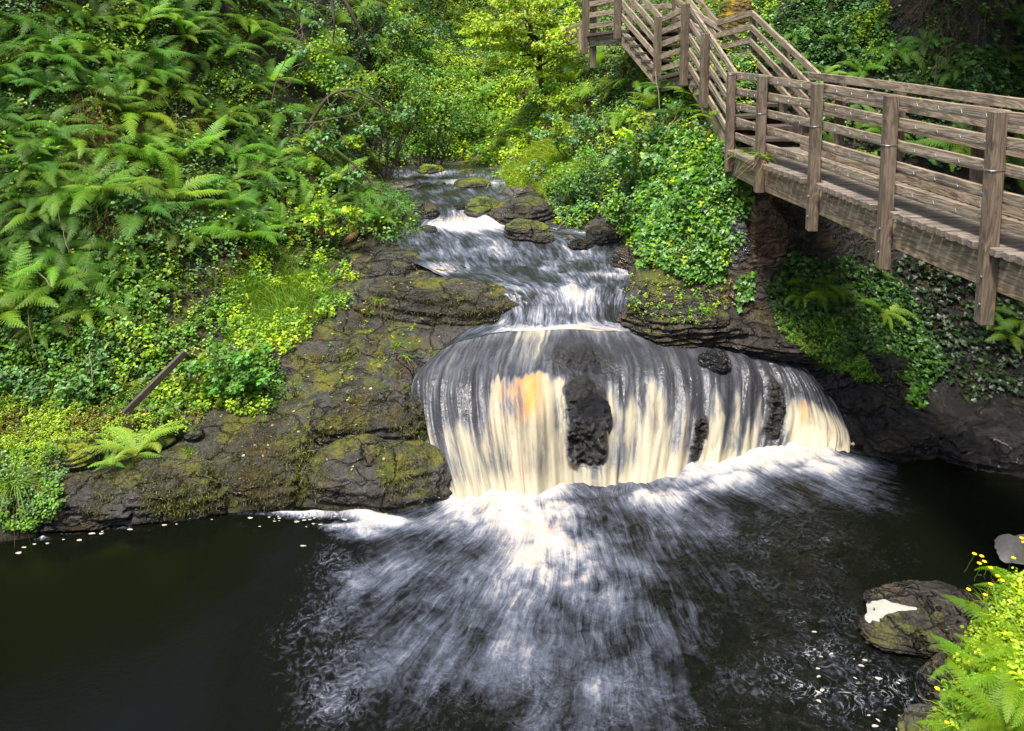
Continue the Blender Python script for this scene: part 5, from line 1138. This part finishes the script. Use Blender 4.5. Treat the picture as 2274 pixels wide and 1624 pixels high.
def build_trees():
    g = hit([1215], [225])[0]
    tree('bright yellow green tree lit by the sun at the top centre of the photo', g, P(1170, 20, g[1] - .3), P(1160, 70, g[1] - .5), 1.35, 1.2, 1.25, [G_LIME, G_LIME, G_YEL], .075, 60, 130, tiers=4)
    # tall trees rooted on the slopes above the frame; the pool mirrors them and the cliff lies in their shade
    for i, (x, y, h, rr, lb) in enumerate([(-13.5, 10, 16, 3.6, 'tall dark tree above the left edge of the photo, seen mirrored in the pool'), (-10.8, 16, 17, 3.6, 'tall tree on the left rim behind the ferns, mirrored in the pool'), (-15, 5.5, 16, 3.8, 'tall tree left of the pool outside the view'),
                                       (-7.5, 20.5, 15, 3.0, 'tall tree on the far left rim, mirrored in the pool'), (6.8, 13.0, 9.0, 3.0, 'tall tree on the right rim shading the stairs cliff'), (7.6, 9.0, 9.5, 3.2, 'tall tree on the right rim shading the footbridge cliff'), (8.3, 5.6, 9, 3.0, 'tall tree right of the footbridge outside the view'), (6.5, 20, 9, 2.6, 'slender tree on the right rim behind the stairs')]):
        z = ground(x, y)[0]
        tree(lb, (x, y, z - .2), (x * .95, y, z + h * .8), (x * .9, y, z + h * .68), rr, rr, h * .36, [G_MID, G_DARK, G_DARK], .16, 70, 110, r0=.16, flat=.6, crad=.26)
    # mossy branches coming in from the upper left
    def branch(label, pts, r, twigs=10):
        p = cr(np.array([P(*q) for q in pts]), 26); n = len(p); base = p[0].copy(); root = empty('branch', base, label, 'branch', 'mossy branches over the left bank')
        rr = np.linspace(r, r * .35, n) * (1 + .25 * fbm(p, 9, 2, 4)); V, F = tube_arr(p, rr, 8); mesh_obj('limb', V - base, F, M['bark'], root)
        vs, fs, nb = [], [], 0; tips = []
        for k in range(twigs):
            i = rng.integers(4, n - 1); e = p[i] + np.array([rng.normal() * .3, rng.normal() * .25, -rng.uniform(.1, .55)]); q = curve_pts(p[i], e, 5, .15); tv, tf = tube_arr(q, np.linspace(.010, .003, len(q)), 5)
            vs.append(tv - base); fs.append(tf + nb); nb += len(tv); tips.append(e)
        mesh_obj('twigs', np.concatenate(vs), np.concatenate(fs), M['twig'], root)
        cen = np.array(tips[:max(3, twigs // 2)]); veg_obj('leaves', clump_crown(cen, [.14] * len(cen), 22, .06, [np.array(G_BLUE) * rng.uniform(.8, 1.2) for _ in cen], flat=.5), M['leaf'], root, base)
    branch('thick mossy branch slanting down from the top edge left of centre', [(745, -40, 13.6), (775, 20, 13.6), (800, 70, 13.7), (820, 110, 13.8)], .05, 12)
    branch('dark hanging branch with moss at the top edge left of the thick one', [(735, -40, 13.4), (738, 10, 13.4), (742, 50, 13.4), (740, 90, 13.5)], .035, 8)
    branch('thin dark branch hanging down from the top edge over the left slope', [(655, -40, 12.9), (662, 30, 12.9), (672, 80, 13.0), (676, 160, 13.1)], .016, 10)
    branch('mossy limb reaching right over the left bank above the stream', [(690, 270, 13.2), (730, 215, 13.2), (780, 200, 13.3), (830, 225, 13.4), (865, 250, 13.5)], .035, 12)
    branch('pale mossy limb lying level across the middle of the left bank', [(650, 275, 13.1), (700, 272, 13.1), (750, 262, 13.1), (800, 252, 13.3)], .022, 8)
    branch('mossy limb slanting down to the stream edge on the left', [(740, 330, 13.0), (790, 370, 13.1), (825, 405, 13.1), (848, 425, 13.0)], .032, 10)
    branch('bare brown limb lying just above the far left stream edge', [(790, 345, 15.5), (830, 360, 15.6), (870, 372, 15.6), (900, 376, 15.6)], .03, 4)
build_trees()

# ---- continuous ground cover
LEFTP = [(-500, -250), (1000, -250), (1080, 330), (900, 370), (860, 400), (930, 520), (880, 545), (770, 560), (760, 600), (700, 560), (560, 600), (520, 640), (370, 680), (350, 790), (270, 900), (120, 910), (-500, 900)]
RIGHTP = [(1000, -250), (1720, -250), (1720, 130), (1610, 370), (1640, 480), (1620, 600), (1560, 620), (1440, 600), (1370, 560), (1390, 500), (1220, 500), (1210, 420), (1090, 400), (1080, 330)]
CLIFFP = [(1640, -250), (2600, -250), (2600, 600), (2273, 640), (1700, 420)]
def build_cover():
    b = scatter(LEFTP, 15000, .03); dens = fbm(b, 1.3, 3, 91); keep = rng.random(len(b)) < np.clip(.85 + dens * 1.2, .25, 1); b = b[keep]
    bump_ = .10 + .14 * np.clip(fbm(b, 1.6, 3, 92) + .3, 0, 1)
    n = len(b); k1 = rng.random(n)
    far = b[:, 1] > 14
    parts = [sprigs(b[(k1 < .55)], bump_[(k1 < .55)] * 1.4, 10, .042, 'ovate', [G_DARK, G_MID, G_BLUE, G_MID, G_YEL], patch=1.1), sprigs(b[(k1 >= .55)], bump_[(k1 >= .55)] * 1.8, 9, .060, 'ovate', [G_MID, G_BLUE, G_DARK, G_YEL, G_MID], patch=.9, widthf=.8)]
    o = veg_obj('undergrowth', parts, M['leaf']); tag(o, 'dense leafy undergrowth covering the left slope', kind='stuff')
    b = scatter([(850, -200), (1300, -200), (1260, 250), (1100, 380), (1060, 370), (900, 360), (850, 200)], 6500, .05)
    o = veg_obj('undergrowth', [sprigs(b, .28, 10, .065, 'ovate', [G_MID, G_YEL, G_LIME, G_MID, G_LIME], patch=.5)], M['leaf']); tag(o, 'distant leafy undergrowth of the upstream gorge', kind='stuff')
    b = scatter(RIGHTP, 7500, .03); k1 = rng.random(len(b))
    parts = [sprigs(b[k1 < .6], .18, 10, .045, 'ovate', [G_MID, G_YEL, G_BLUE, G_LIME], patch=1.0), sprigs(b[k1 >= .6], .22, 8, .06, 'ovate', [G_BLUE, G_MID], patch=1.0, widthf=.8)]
    o = veg_obj('undergrowth', parts, M['leaf']); tag(o, 'leafy undergrowth of the right bank below the stairs', kind='stuff')
    b = scatter(CLIFFP, 3800, .03); b = b[(rng.random(len(b)) < np.clip(.6 + fbm(b, 1.1, 3, 93) * 1.5, .1, 1))]
    o = veg_obj('undergrowth', [sprigs(b, .14, 8, .05, 'ivy', [G_DARK, G_MID, G_DARK, G_BLUE], patch=1.0, droop=.8)], M['ivy']); tag(o, 'ivy and small plants on the shaded cliff behind the footbridge', kind='stuff')
    b = scatter([(1655, -120), (1990, -120), (1960, 150), (1700, 150)], 1500, .03)
    o = veg_obj('undergrowth', [sprigs(b, .2, 10, .05, 'ovate', [G_MID, G_YEL, G_BLUE, G_DARK], patch=1.0)], M['leaf']); tag(o, 'green plants on the cliff above the stair landing', kind='stuff')
    # grasses
    def grass(poly, n, L, cols, nm, lb, w=.004, lean=.35, bend=(.2, .8), down=0.0):
        b = scatter(poly, n // 6, .02); m = fbm(b, 1.9, 3, 95) > -.15; b = b[m] if m.sum() > 10 else b
        b = np.repeat(b, 6, 0) + rng.normal(size=(len(b) * 6, 3)) * [.035, .035, .005]; k = len(b); nr = gnormal(b[:, 0], b[:, 1])
        d = unit(nr * .5 + np.array([0, 0, 1 - down]) + rng.normal(size=(k, 3)) * lean)
        o = veg_obj(nm, [blades(b, d, L * rng.uniform(.4, 1.2, k), w * rng.uniform(.6, 1.3, k), pal(k, *cols), rng.uniform(*bend, k))], M['grass']); tag(o, lb, kind='stuff')
    grass(LEFTP, 26000, .30, [G_MID, (.09, .20, .012), G_YEL, G_BROWN], 'grass', 'grass growing through the left slope', bend=(.2, 1.0))
    grass([(150, 200), (420, 200), (470, 560), (300, 560), (150, 400)], 4000, .38, [(.22, .13, .05), (.14, .08, .03), G_MID], 'grass', 'brown and green wood rush hanging on the left slope', w=.006, bend=(.6, 1.4))
    grass([(760, 430), (900, 400), (930, 520), (880, 540), (780, 520)], 5000, .30, [G_MID, G_BLUE, (.10, .2, .03)], 'grass', 'fine grass on the overhanging left edge of the upper pool', w=.003, bend=(.3, 1.0))
    grass([(1100, 380), (1220, 300), (1290, 330), (1220, 440), (1110, 420)], 11000, .26, [G_LIME, G_YEL, (.2, .32, .02)], 'grass', 'sunlit grass on the right bank upstream', w=.004)
    grass([(1150, 200), (1300, 180), (1290, 330), (1120, 370)], 9000, .30, [G_LIME, G_YEL, (.26, .24, .05)], 'grass', 'tall yellow green grass higher on the upstream right bank', w=.004)
    grass([(1960, -50), (2273, -50), (2273, 150), (2080, 130)], 900, .36, [(.07, .05, .02), (.04, .06, .012), (.12, .09, .04)], 'grass', 'dead brown rush hanging from the dark cliff top right', w=.005, bend=(1.2, 2.0), down=.8)
    grass([(500, 640), (560, 570), (700, 560), (740, 640), (740, 720), (650, 790), (520, 790)], 3600, .30, [G_MID, (.16, .27, .012), G_YEL, (.09, .19, .02)], 'grass', 'bright grass tuft on the rock left of the slab', w=.003)
    grass([(530, 650), (560, 590), (690, 580), (720, 640), (640, 740), (540, 740)], 2000, .36, [G_MID, (.12, .24, .02), G_YEL], 'grass', 'longer darker grass standing in the bright tuft', w=.004)
    # lower leafy plants on the shelf
    b = scatter([(500, 640), (560, 580), (790, 560), (800, 640), (740, 720), (680, 790), (520, 790)], 800, .02); b = b[fbm(b, 2, 2, 44) > -.1]
    o = veg_obj('herbs', [sprigs(b, .15, 9, .042, 'ovate', [G_MID, G_YEL, G_LIME, G_MID], patch=1.5)], M['leaf']); tag(o, 'low bright herbs among the grass tuft on the rock', kind='stuff')
    b = scatter([(-300, 880), (280, 880), (300, 960), (240, 1040), (-300, 1060)], 1500, .02)
    o = veg_obj('herbs', [sprigs(b, .07, 8, .020, 'ovate', [G_YEL, (.17, .17, .012), G_MID], patch=2)], M['leaf']); tag(o, 'mossy herbs on the left end of the ledge', kind='stuff')
    b, nr = surf_scatter([(-100, 950), (240, 940), (480, 900), (600, 790), (760, 600), (1020, 590), (1160, 690), (1020, 760), (940, 900), (960, 1100), (480, 1140), (-100, 1220)], 15000)
    kp = (fbm(b, 1.8, 4, 99) + .25 * nr[:, 2] > .10) & (b[:, 2] > .06); b, nr = b[kp], nr[kp]; b = np.repeat(b, 7, 0); nr = np.repeat(nr, 7, 0); k = len(b)
    tg = rng.normal(size=(k, 3)) * .022; tg -= (tg * nr).sum(1, keepdims=True) * nr; b = b + tg - nr * .004
    tone = np.clip(.5 + fbm(b, 2.3, 3, 98), 0, 1)[:, None]; mc = pal(k, (.055, .045, .016), (.07, .06, .014), (.04, .032, .016)) * (1 - tone) + pal(k, (.20, .21, .010), (.12, .15, .012), (.08, .09, .014)) * tone
    o = veg_obj('moss', [blades(b, unit(nr * .5 + rng.normal(size=(k, 3)) * .5 - np.array([0, 0, .25])), rng.uniform(.010, .034, k), np.full(k, .0030), mc, rng.uniform(.2, .9, k), 2)], M['grass']); tag(o, 'short moss pile on the shelf rocks of the left bank', kind='stuff')
    def herb(poly, n, h, K, ls, cols, lb, tpl='ovate', nm='herbs', patch=2):
        b, nr = surf_scatter(poly, n); o = veg_obj(nm, [sprigs(b, h, K, ls, tpl, cols, patch=patch)], M['leaf']); tag(o, lb, kind='stuff')
    herb([(380, 700), (520, 640), (640, 800), (620, 900), (560, 930), (380, 930), (300, 900)], 520, .16, 9, .040, [(.09, .22, .03), G_MID, G_YEL], 'loose leafy herbs around the leaning plank')
    herb([(-50, 860), (480, 850), (460, 960), (230, 1000), (-50, 1010)], 1500, .07, 8, .022, [G_YEL, (.17, .17, .012), G_MID], 'small herbs spilling over the ledge')
    herb([(0, 1000), (140, 1000), (140, 1160), (60, 1180), (0, 1180)], 260, .12, 9, .030, [G_MID, (.10, .2, .05)], 'herbs drooping at the far left pool edge')
    herb([(620, 760), (760, 640), (1000, 700), (900, 880), (640, 900)], 60, .06, 6, .022, [G_MID, G_YEL], 'sparse seedlings rooted on the bare shelf')
    herb([(1390, 610), (1620, 610), (1640, 700), (1400, 720)], 160, .08, 7, .025, [G_MID, G_YEL, (.2, .22, .02)], 'moss and seedlings on the brown shelf right of the cascade')
    herb([(1720, 700), (1870, 720), (1960, 830), (1900, 850), (1760, 770)], 700, .07, 9, .022, [(.12, .25, .03), G_MID, (.16, .28, .03)], 'creeping small leaved plants on the rock beside the falls', patch=3)
    # right: ivy curtains
    def ivy(label, poly, n, ls, thick, cols, hang=.5, sink=0.0):
        b = scatter(poly, n, .01); nr = gnormal(b[:, 0], b[:, 1]); k = len(b)
        lump = np.clip(.4 + fbm(b, 2.2, 3, 97), .05, 1.3)[:, None]
        pos = b + nr * thick * rng.uniform(0, 1, (k, 1)) ** .6 * lump + np.array([0, 0, .0])
        outd = unit(nr * [1, 1, .3]); d = outd * .6 - np.array([0, 0, hang]) + rng.normal(size=(k, 3)) * .45; up = outd * .7 + np.array([-.1, -.2, .9]) + rng.normal(size=(k, 3)) * .3
        c_ = np.array(cols)[rng.integers(0, len(cols), k)] * (1 + rng.normal(size=(k, 1)) * .25); base = b.mean(0)
        o = veg_obj('ivy', [leaves(pos, d, up, ls * rng.uniform(.35, 1.45, k), np.clip(c_, .004, 1), 'ivy')], M['leaf' if max(cols[0]) < .13 else 'ivy'], None, base); tag(o, label, 'ivy', 'ivy on the right bank'); return o
    IV = [(.075, .21, .014), (.055, .16, .02), (.12, .27, .016), (.05, .13, .02)]
    ivy('glossy bright ivy curtain hanging down the rock left of the stone pillar', [(1420, 430), (1500, 380), (1610, 340), (1660, 440), (1625, 500), (1615, 610), (1560, 625), (1430, 600), (1410, 520)], 8000, .075, .24, IV)
    ivy('upper ivy mound just below the stair fern clump', [(1440, 300), (1560, 290), (1620, 330), (1600, 400), (1480, 430)], 2800, .075, .25, IV)
    ivy('ivy trails dropping over the rock right of the stone pillar', [(1640, 640), (1700, 620), (1690, 700), (1650, 720)], 380, .055, .10, IV)
    ivy('shaded ivy cascade below the footbridge reaching towards the falls', [(1740, 560), (1900, 600), (2060, 700), (2090, 830), (2060, 900), (1960, 830), (1850, 810), (1760, 700), (1700, 650)], 6500, .05, .20, [(.035, .10, .012), (.06, .15, .016), (.015, .05, .010)])  # leaf colours darkened to put the shade below the bridge into them
    ivy('two trailing ivy shoots hanging to the wet black rock', [(2010, 860), (2060, 870), (2050, 930), (2015, 920)], 110, .06, .10, IV)
    ivy('dark ivy on the wall under the footbridge', [(1900, 560), (2273, 640), (2273, 900), (2100, 880), (2000, 700)], 1100, .06, .15, [(.02, .05, .010), (.012, .03, .008)])  # near-black leaf colours stand for the shade under the deck
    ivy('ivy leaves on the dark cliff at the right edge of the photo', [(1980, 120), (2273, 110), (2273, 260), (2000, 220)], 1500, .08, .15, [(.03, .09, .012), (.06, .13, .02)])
    # foreground right
    FG = [(2060, 1640), (2110, 1560), (2170, 1440), (2230, 1330), (2290, 1260), (2420, 1250), (2420, 1700), (2060, 1700)]
    b = scatter(FG, 1500, .01)
    o = veg_obj('herbs', [sprigs(b, .09, 9, .028, 'ovate', [G_YEL, G_LIME, (.12, .24, .02)], patch=3)], M['leaf']); tag(o, 'bright leafy herbs on the near bank in the lower right corner', kind='stuff')
    grass(FG, 3000, .16, [G_LIME, G_YEL], 'grass', 'thin grass on the near bank in the lower right corner', w=.002)
build_cover()

# ------------------------------------------------------------------ flowers, tufts, twigs, foam, litter
def flower(px, py, d=None, h=.12, s=.012, label=None, group='buttercups', lean=None):
    p = np.array(P(px, py, d)) if d else (lambda q: hit([px], [py])[0] if np.isnan(q[1]) else q)(surf([px], [py])[0][0]) + np.array([0, 0, h])
    if np.isnan(p[1]): return
    foot = p - np.array([rng.normal() * .03 if lean is None else lean, rng.normal() * .02, h])
    r = empty('flower', foot, label, 'flower', group)
    st = curve_pts(foot, p, 5, .12); V, F = tube_arr(st, np.full(len(st), .0011), 5)
    mesh_obj('stem', V - foot, F, M['leaf'], r, attrs={'leafcol': np.tile([.12, .24, .02, 1], (len(V), 1))})
    n = 5; az = np.arange(n) * 2 * np.pi / n + rng.uniform(0, 1); d_ = np.stack([np.cos(az), np.sin(az), np.full(n, .45)], 1)
    V, F, C = leaves(np.tile(p, (n, 1)), d_, np.tile([0, 0, 1.0], (n, 1)) - d_ * .4, s * 1.15, np.tile([.8, .5, .01], (n, 1)), 'ovate', 1.35)
    mesh_obj('petals', V - foot, F, M['petal'], r, smooth=False)
def build_flowers():
    fg = [(2163, 1231), (2179, 1236), (2174, 1252), (2199, 1262), (2215, 1280), (2250, 1240), (2199, 1298), (2187, 1322), (2185, 1248), (2268, 1196), (2272, 1205), (2150, 1310), (2225, 1290), (2262, 1292), (2080, 1530), (2120, 1517), (2134, 1535), (2143, 1543), (2175, 1520), (2085, 1640), (2113, 1708), (2130, 1642), (2055, 1623), (2102, 1606), (2240, 1345)]
    fg = sorted([q for q in fg if q[1] < 1622])
    for i, (x, y) in enumerate(fg): flower(x, y, 5.75 - (y - 1200) * .0019, .14, .016, f'yellow buttercup in the lower right corner, {ORD[min(i, 23)]} from the left', 'buttercups on the near bank')
    lf = [(537, 580), (556, 563), (548, 600), (648, 538), (665, 545), (440, 792), (470, 805), (620, 770), (700, 655), (720, 660), (392, 880), (320, 940), (245, 872), (66, 880), (690, 720), (590, 730), (640, 700), (610, 640)]
    for i, (x, y) in enumerate(sorted(lf)): flower(x, y, None, .10, .018, f'yellow flower on the left bank, {ORD[i]} from the left', 'yellow flowers on the left bank')
    rf = [(1490, 570), (1512, 585), (1560, 520), (1600, 600), (1452, 530), (1800, 210), (1812, 225), (1790, 232)]
    for i, (x, y) in enumerate(sorted(rf)): flower(x, y, None, .22, .022, f'yellow flower on the right bank, {ORD[i]} from the left', 'yellow flowers on the right bank')
    b = scatter([(1090, 330), (1220, 280), (1250, 420), (1120, 420)], 170, .02); b[:, 2] += rng.uniform(.08, .2, len(b)); b = np.repeat(b, 3, 0) + rng.normal(size=(len(b) * 3, 3)) * .012; n = len(b)
    o = veg_obj('flowers', [leaves(b, rng.normal(size=(n, 3)), rng.normal(size=(n, 3)), .022, np.tile([.7, .45, .01], (n, 1)))], M['grass']); tag(o, 'haze of tiny yellow flowers on the upstream right bank', kind='stuff')
build_flowers()
def tuft(label, p, n, L, cols, w=.005, dead=.35, bend=(.4, 1.2), name='grass_tuft', group='grass tufts', spread=.03):
    p = np.asarray(p, float); b = np.tile(p, (n, 1)) + rng.normal(size=(n, 3)) * [spread, spread, .005]; d = unit(rng.normal(size=(n, 3)) * [.55, .55, .2] + [0, 0, .8])
    parts = [blades(b, d, L * rng.uniform(.5, 1.15, n), w * rng.uniform(.6, 1.2, n), pal(n, *cols), rng.uniform(*bend, n), 5)]
    k = int(n * dead)
    if k: parts.append(blades(b[:k] - [0, 0, .01], unit(rng.normal(size=(k, 3)) * [.6, .6, .2] + [0, -.1, -.1]), L * rng.uniform(.4, .9, k), w * .9 * np.ones(k), pal(k, (.36, .24, .12), (.25, .15, .07)), rng.uniform(1.0, 1.8, k), 5))
    o = veg_obj(name, parts, M['grass'], None, p); tag(o, label, 'grass', group); return o
def build_tufts():
    tuft('grass tuft with hanging dead blades on the bridge edge, left one of two', P(1655, 345, 10.05), 90, .24, [G_YEL, (.2, .32, .03)])
    tuft('grass tuft with hanging dead blades on the bridge edge, right one of two', P(1697, 350, 9.25), 90, .24, [G_YEL, (.2, .32, .03)])
    for x, y, L, n, lb in [(1573, 690, .16, 60, 'leafy grass tuft alone on the brown shelf right of the middle cascade'), (918, 520, .35, 140, 'brown skirted rush tuft at the very tip of the left bank over the upper pool'), (1525, 250, .4, 80, 'long grass clump among the stair ferns'), (842, 668, .16, 36, 'small grass tuft growing on the flat slab'),
                           (745, 660, .26, 110, 'rush tuft with brown skirt at the left end of the flat slab'), (880, 770, .14, 50, 'sparse grass tuft on the shelf below the flat slab'), (905, 790, .12, 40, 'low grass tuft right of the sparse one below the flat slab'), (25, 1080, .34, 160, 'bright green rush tuft at the far left edge of the ledge'),
                           (420, 1005, .12, 50, 'small grass tuft on the mossy rock right of the ledge fern'), (595, 900, .20, 110, 'fine arching grass tuft beside the plank plants'), (330, 870, .34, 90, 'tall rush tuft at the foot of the plank'), (1540, 520, .25, 70, 'grass clump growing out of the ivy curtain'), (500, 760, .15, 60, 'pale dry grass tuft at the left edge of the bright tuft'),
                           (200, 800, .22, 60, 'drooping brown tipped tuft on the left slope foot'), (310, 690, .3, 80, 'dead stalked grass tuft above the plank')]:
        h = surf([x], [y])[0][0]
        if np.isnan(h[1]): h = hit([x], [y])[0]
        if not np.isnan(h[1]): tuft(lb, h, n, L, [G_MID, G_YEL, (.10, .22, .03)], dead=.25, w=.004)
build_tufts()
def build_twigs():
    for i, (pts, r, lb) in enumerate([([(0, 540, 9.9), (60, 580, 9.7), (120, 640, 9.5)], .010, 'pale dead branch curving in from the left edge of the photo'), ([(120, 430, 10.2), (135, 500, 10.0), (155, 560, 9.9)], .008, 'thin pale dead stem standing on the left slope'), ([(60, 690, 9.5), (75, 770, 9.3), (92, 815, 9.2)], .006, 'dead twig stuck in moss at the foot of the far left slope'),
                                     ([(198, 780, 9.3), (204, 830, 9.2), (208, 870, 9.15)], .008, 'short upright dead stem left of the plank'), ([(1338, 250, 13.0), (1345, 340, 12.8)], .008, 'dead vertical stalk left among the stair ferns'), ([(1455, 160, 12.6), (1465, 240, 12.4), (1475, 300, 12.3)], .008, 'dead vertical stalk right among the stair ferns'),
                                     ([(1225, 520, 12.9), (1255, 490, 12.8), (1262, 465, 12.8)], .012, 'bare curved root at the right side of the upper pool'), ([(1075, 430, 15.0), (1090, 405, 15.0), (1120, 402, 15.0)], .012, 'bare forked branch lying on the far stones'), ([(630, 985, 8.4), (650, 998, 8.35), (700, 1002, 8.3)], .005, 'fine bare twig lying on the ledge rocks'),
                                     ([(1855, 610, 10.0), (1890, 650, 9.9), (1910, 700, 9.8)], .006, 'thin brown vine stem trailing over the ivy under the footbridge'), ([(640, 120, 13.2), (610, 190, 13.0), (600, 260, 12.8)], .008, 'thin dark stem among the bushes of the left slope'), ([(2205, 975, 8.7), (2230, 985, 8.7), (2250, 1000, 8.65)], .006, 'bent twig on the shiny black shore rock')]):
        p = cr(np.array([P(*q) for q in pts]), 14); p += rng.normal(size=p.shape) * .006; base = p[0].copy(); V, F = tube_arr(p, np.linspace(r, r * .4, 14), 6)
        o = mesh_obj('twig', V - base, F, M['paletwig'] if i not in (9, 10) else M['twig']); o.location = base; tag(o, lb, 'twig', 'dead twigs and stems')
build_twigs()
def build_foam():
    def blob(lb, pts, d0, th, seed):
        """a cushion of settled froth, outline through pts"""
        pts = np.array([Pz(x, y, d0)[:2] for x, y in pts]); c0 = pts.mean(0); o_ = cr(np.concatenate([pts, pts[:1]]), 60)[:-1]; n = len(o_)
        rings = [0, .25, .5, .75, .9, 1.0]; V = [np.r_[c0, d0 + th]]; F3 = []
        for r in rings[1:]:
            for q in o_: V.append(np.r_[c0 + (q - c0) * r, d0 + th * (1 - r ** 3)])
        V = np.array(V); V[:, 2] += .015 * fbm(V, 9, 3, seed) ; V[:, :2] += .035 * np.stack([fbm(V, 11, 4, seed + 1), fbm(V, 11, 4, seed + 2)], 1)
        F3 = np.array([[0, 1 + i, 1 + (i + 1) % n] for i in range(n)]); F4 = np.array([[1 + k * n + i, 1 + (k + 1) * n + i, 1 + (k + 1) * n + (i + 1) % n, 1 + k * n + (i + 1) % n] for k in range(len(rings) - 2) for i in range(n)])
        o = mesh_obj('foam', V, [F3, F4], M['foam']); tag(o, lb, kind='stuff')
    blob('white froth gathered in the cleft of the rounded brown rock', [(1922, 1345), (1940, 1335), (1990, 1345), (2040, 1350), (2075, 1362), (2040, 1372), (1985, 1374), (1940, 1385), (1922, 1368)], .10, .06, 3)
    blob('large pale froth cushion at the right edge of the photo', [(2208, 1200), (2222, 1190), (2245, 1198), (2300, 1192), (2330, 1230), (2290, 1250), (2230, 1250), (2212, 1230)], .04, .10, 5)
    blob('small flat froth patch beside the brown rock', [(2045, 1432), (2065, 1428), (2075, 1440), (2060, 1450), (2045, 1445)], .01, .02, 7)
    # drifting foam flecks and rings on the dark water
    V, F, F12, nb = [], [], [], 0
    def fleck(x, y, s, el=1.5, ang=0.0, ring=False):
        nonlocal nb
        cx, cy, _ = Pz(x, y, 0); n = 12; th = np.linspace(0, 6.283, n, endpoint=False); rr = s * (1 + .10 * np.sin(th * 2 + rng.uniform(0, 6)) + .12 * np.sin(th * 3 + rng.uniform(0, 6)))
        e = np.stack([np.cos(th) * rr * el, np.sin(th) * rr], 1); c_, s_ = math.cos(ang), math.sin(ang); e = e @ np.array([[c_, s_], [-s_, c_]])
        out = np.c_[cx + e[:, 0], cy + e[:, 1], np.full(n, .004)]
        if ring:
            inn = np.c_[cx + e[:, 0] * .93, cy + e[:, 1] * .93, np.full(n, .006)]; V.append(np.r_[out, inn]); m = int(n * rng.uniform(.4, 1)); F.append(np.array([[nb + i, nb + (i + 1) % n, nb + n + (i + 1) % n, nb + n + i] for i in range(m)])); nb += 2 * n
        else:
            inn = np.c_[cx + e[:, 0] * .5, cy + e[:, 1] * .5, np.full(n, .007)]; V.append(np.r_[out, inn]); F.append(np.array([[nb + i, nb + (i + 1) % n, nb + n + (i + 1) % n, nb + n + i] for i in range(n)])); F12.append(np.arange(nb + n, nb + 2 * n)[None]); nb += 2 * n
    for x, y, s in [(2117, 1432, .04), (2060, 1436, .05)]: fleck(x, y, s)
    k = 0
    while k < 28:
        x, y = rng.uniform(1800, 2090), rng.uniform(1400, 1620)
        if x > 2050 - (y - 1400) * .1: continue
        fleck(x, y, rng.uniform(.004, .013), rng.uniform(1.3, 2.6), rng.uniform(-.9, .4), ring=False); k += 1
    pass
    for i in range(34): x = rng.uniform(560, 860); fleck(x, 1135 + rng.gamma(1.4, 11) + (880 - x) * .02, rng.uniform(.004, .013), rng.uniform(1, 2.6))
    for i in range(14): x = rng.uniform(0, 560); fleck(x, np.interp(x, [0, 240, 480, 560], [1222, 1178, 1152, 1150]) + rng.gamma(1.2, 4), rng.uniform(.005, .016), 2)
    # petals and old leaves
    o = mesh_obj('foam_flecks', np.concatenate(V), [np.concatenate(F), np.concatenate(F12)], M['foam']); tag(o, 'small white foam flecks drifting on the dark pool', kind='stuff')
    b = scatter([(480, 900), (620, 780), (780, 620), (1000, 610), (1120, 680), (1000, 760), (900, 880), (940, 1050), (640, 1100), (480, 1060)], 130, .01); n = len(b); b[:, 2] += .012
    deps = bpy.context.evaluated_depsgraph_get()
    for i in range(n):      # settle on whatever rock lies below
        ok, loc, nr, _, ob, _ = sc.ray_cast(deps, (b[i, 0], b[i, 1], b[i, 2] + 1.2), (0, 0, -1))
        if ok: b[i, 2] = loc[2] + .008
    o = veg_obj('fallen_leaves', [leaves(b, unit(rng.normal(size=(n, 3)) * [1, 1, .15]), np.tile([0, -.1, 1.0], (n, 1)) + rng.normal(size=(n, 3)) * .3, rng.uniform(.015, .04, n), pal(n, (.55, .42, .04), (.5, .25, .12), (.55, .45, .3), (.15, .25, .03)))], M['grass']); tag(o, 'small fallen yellow and pink leaves on the left rocks', kind='stuff')
build_foam()
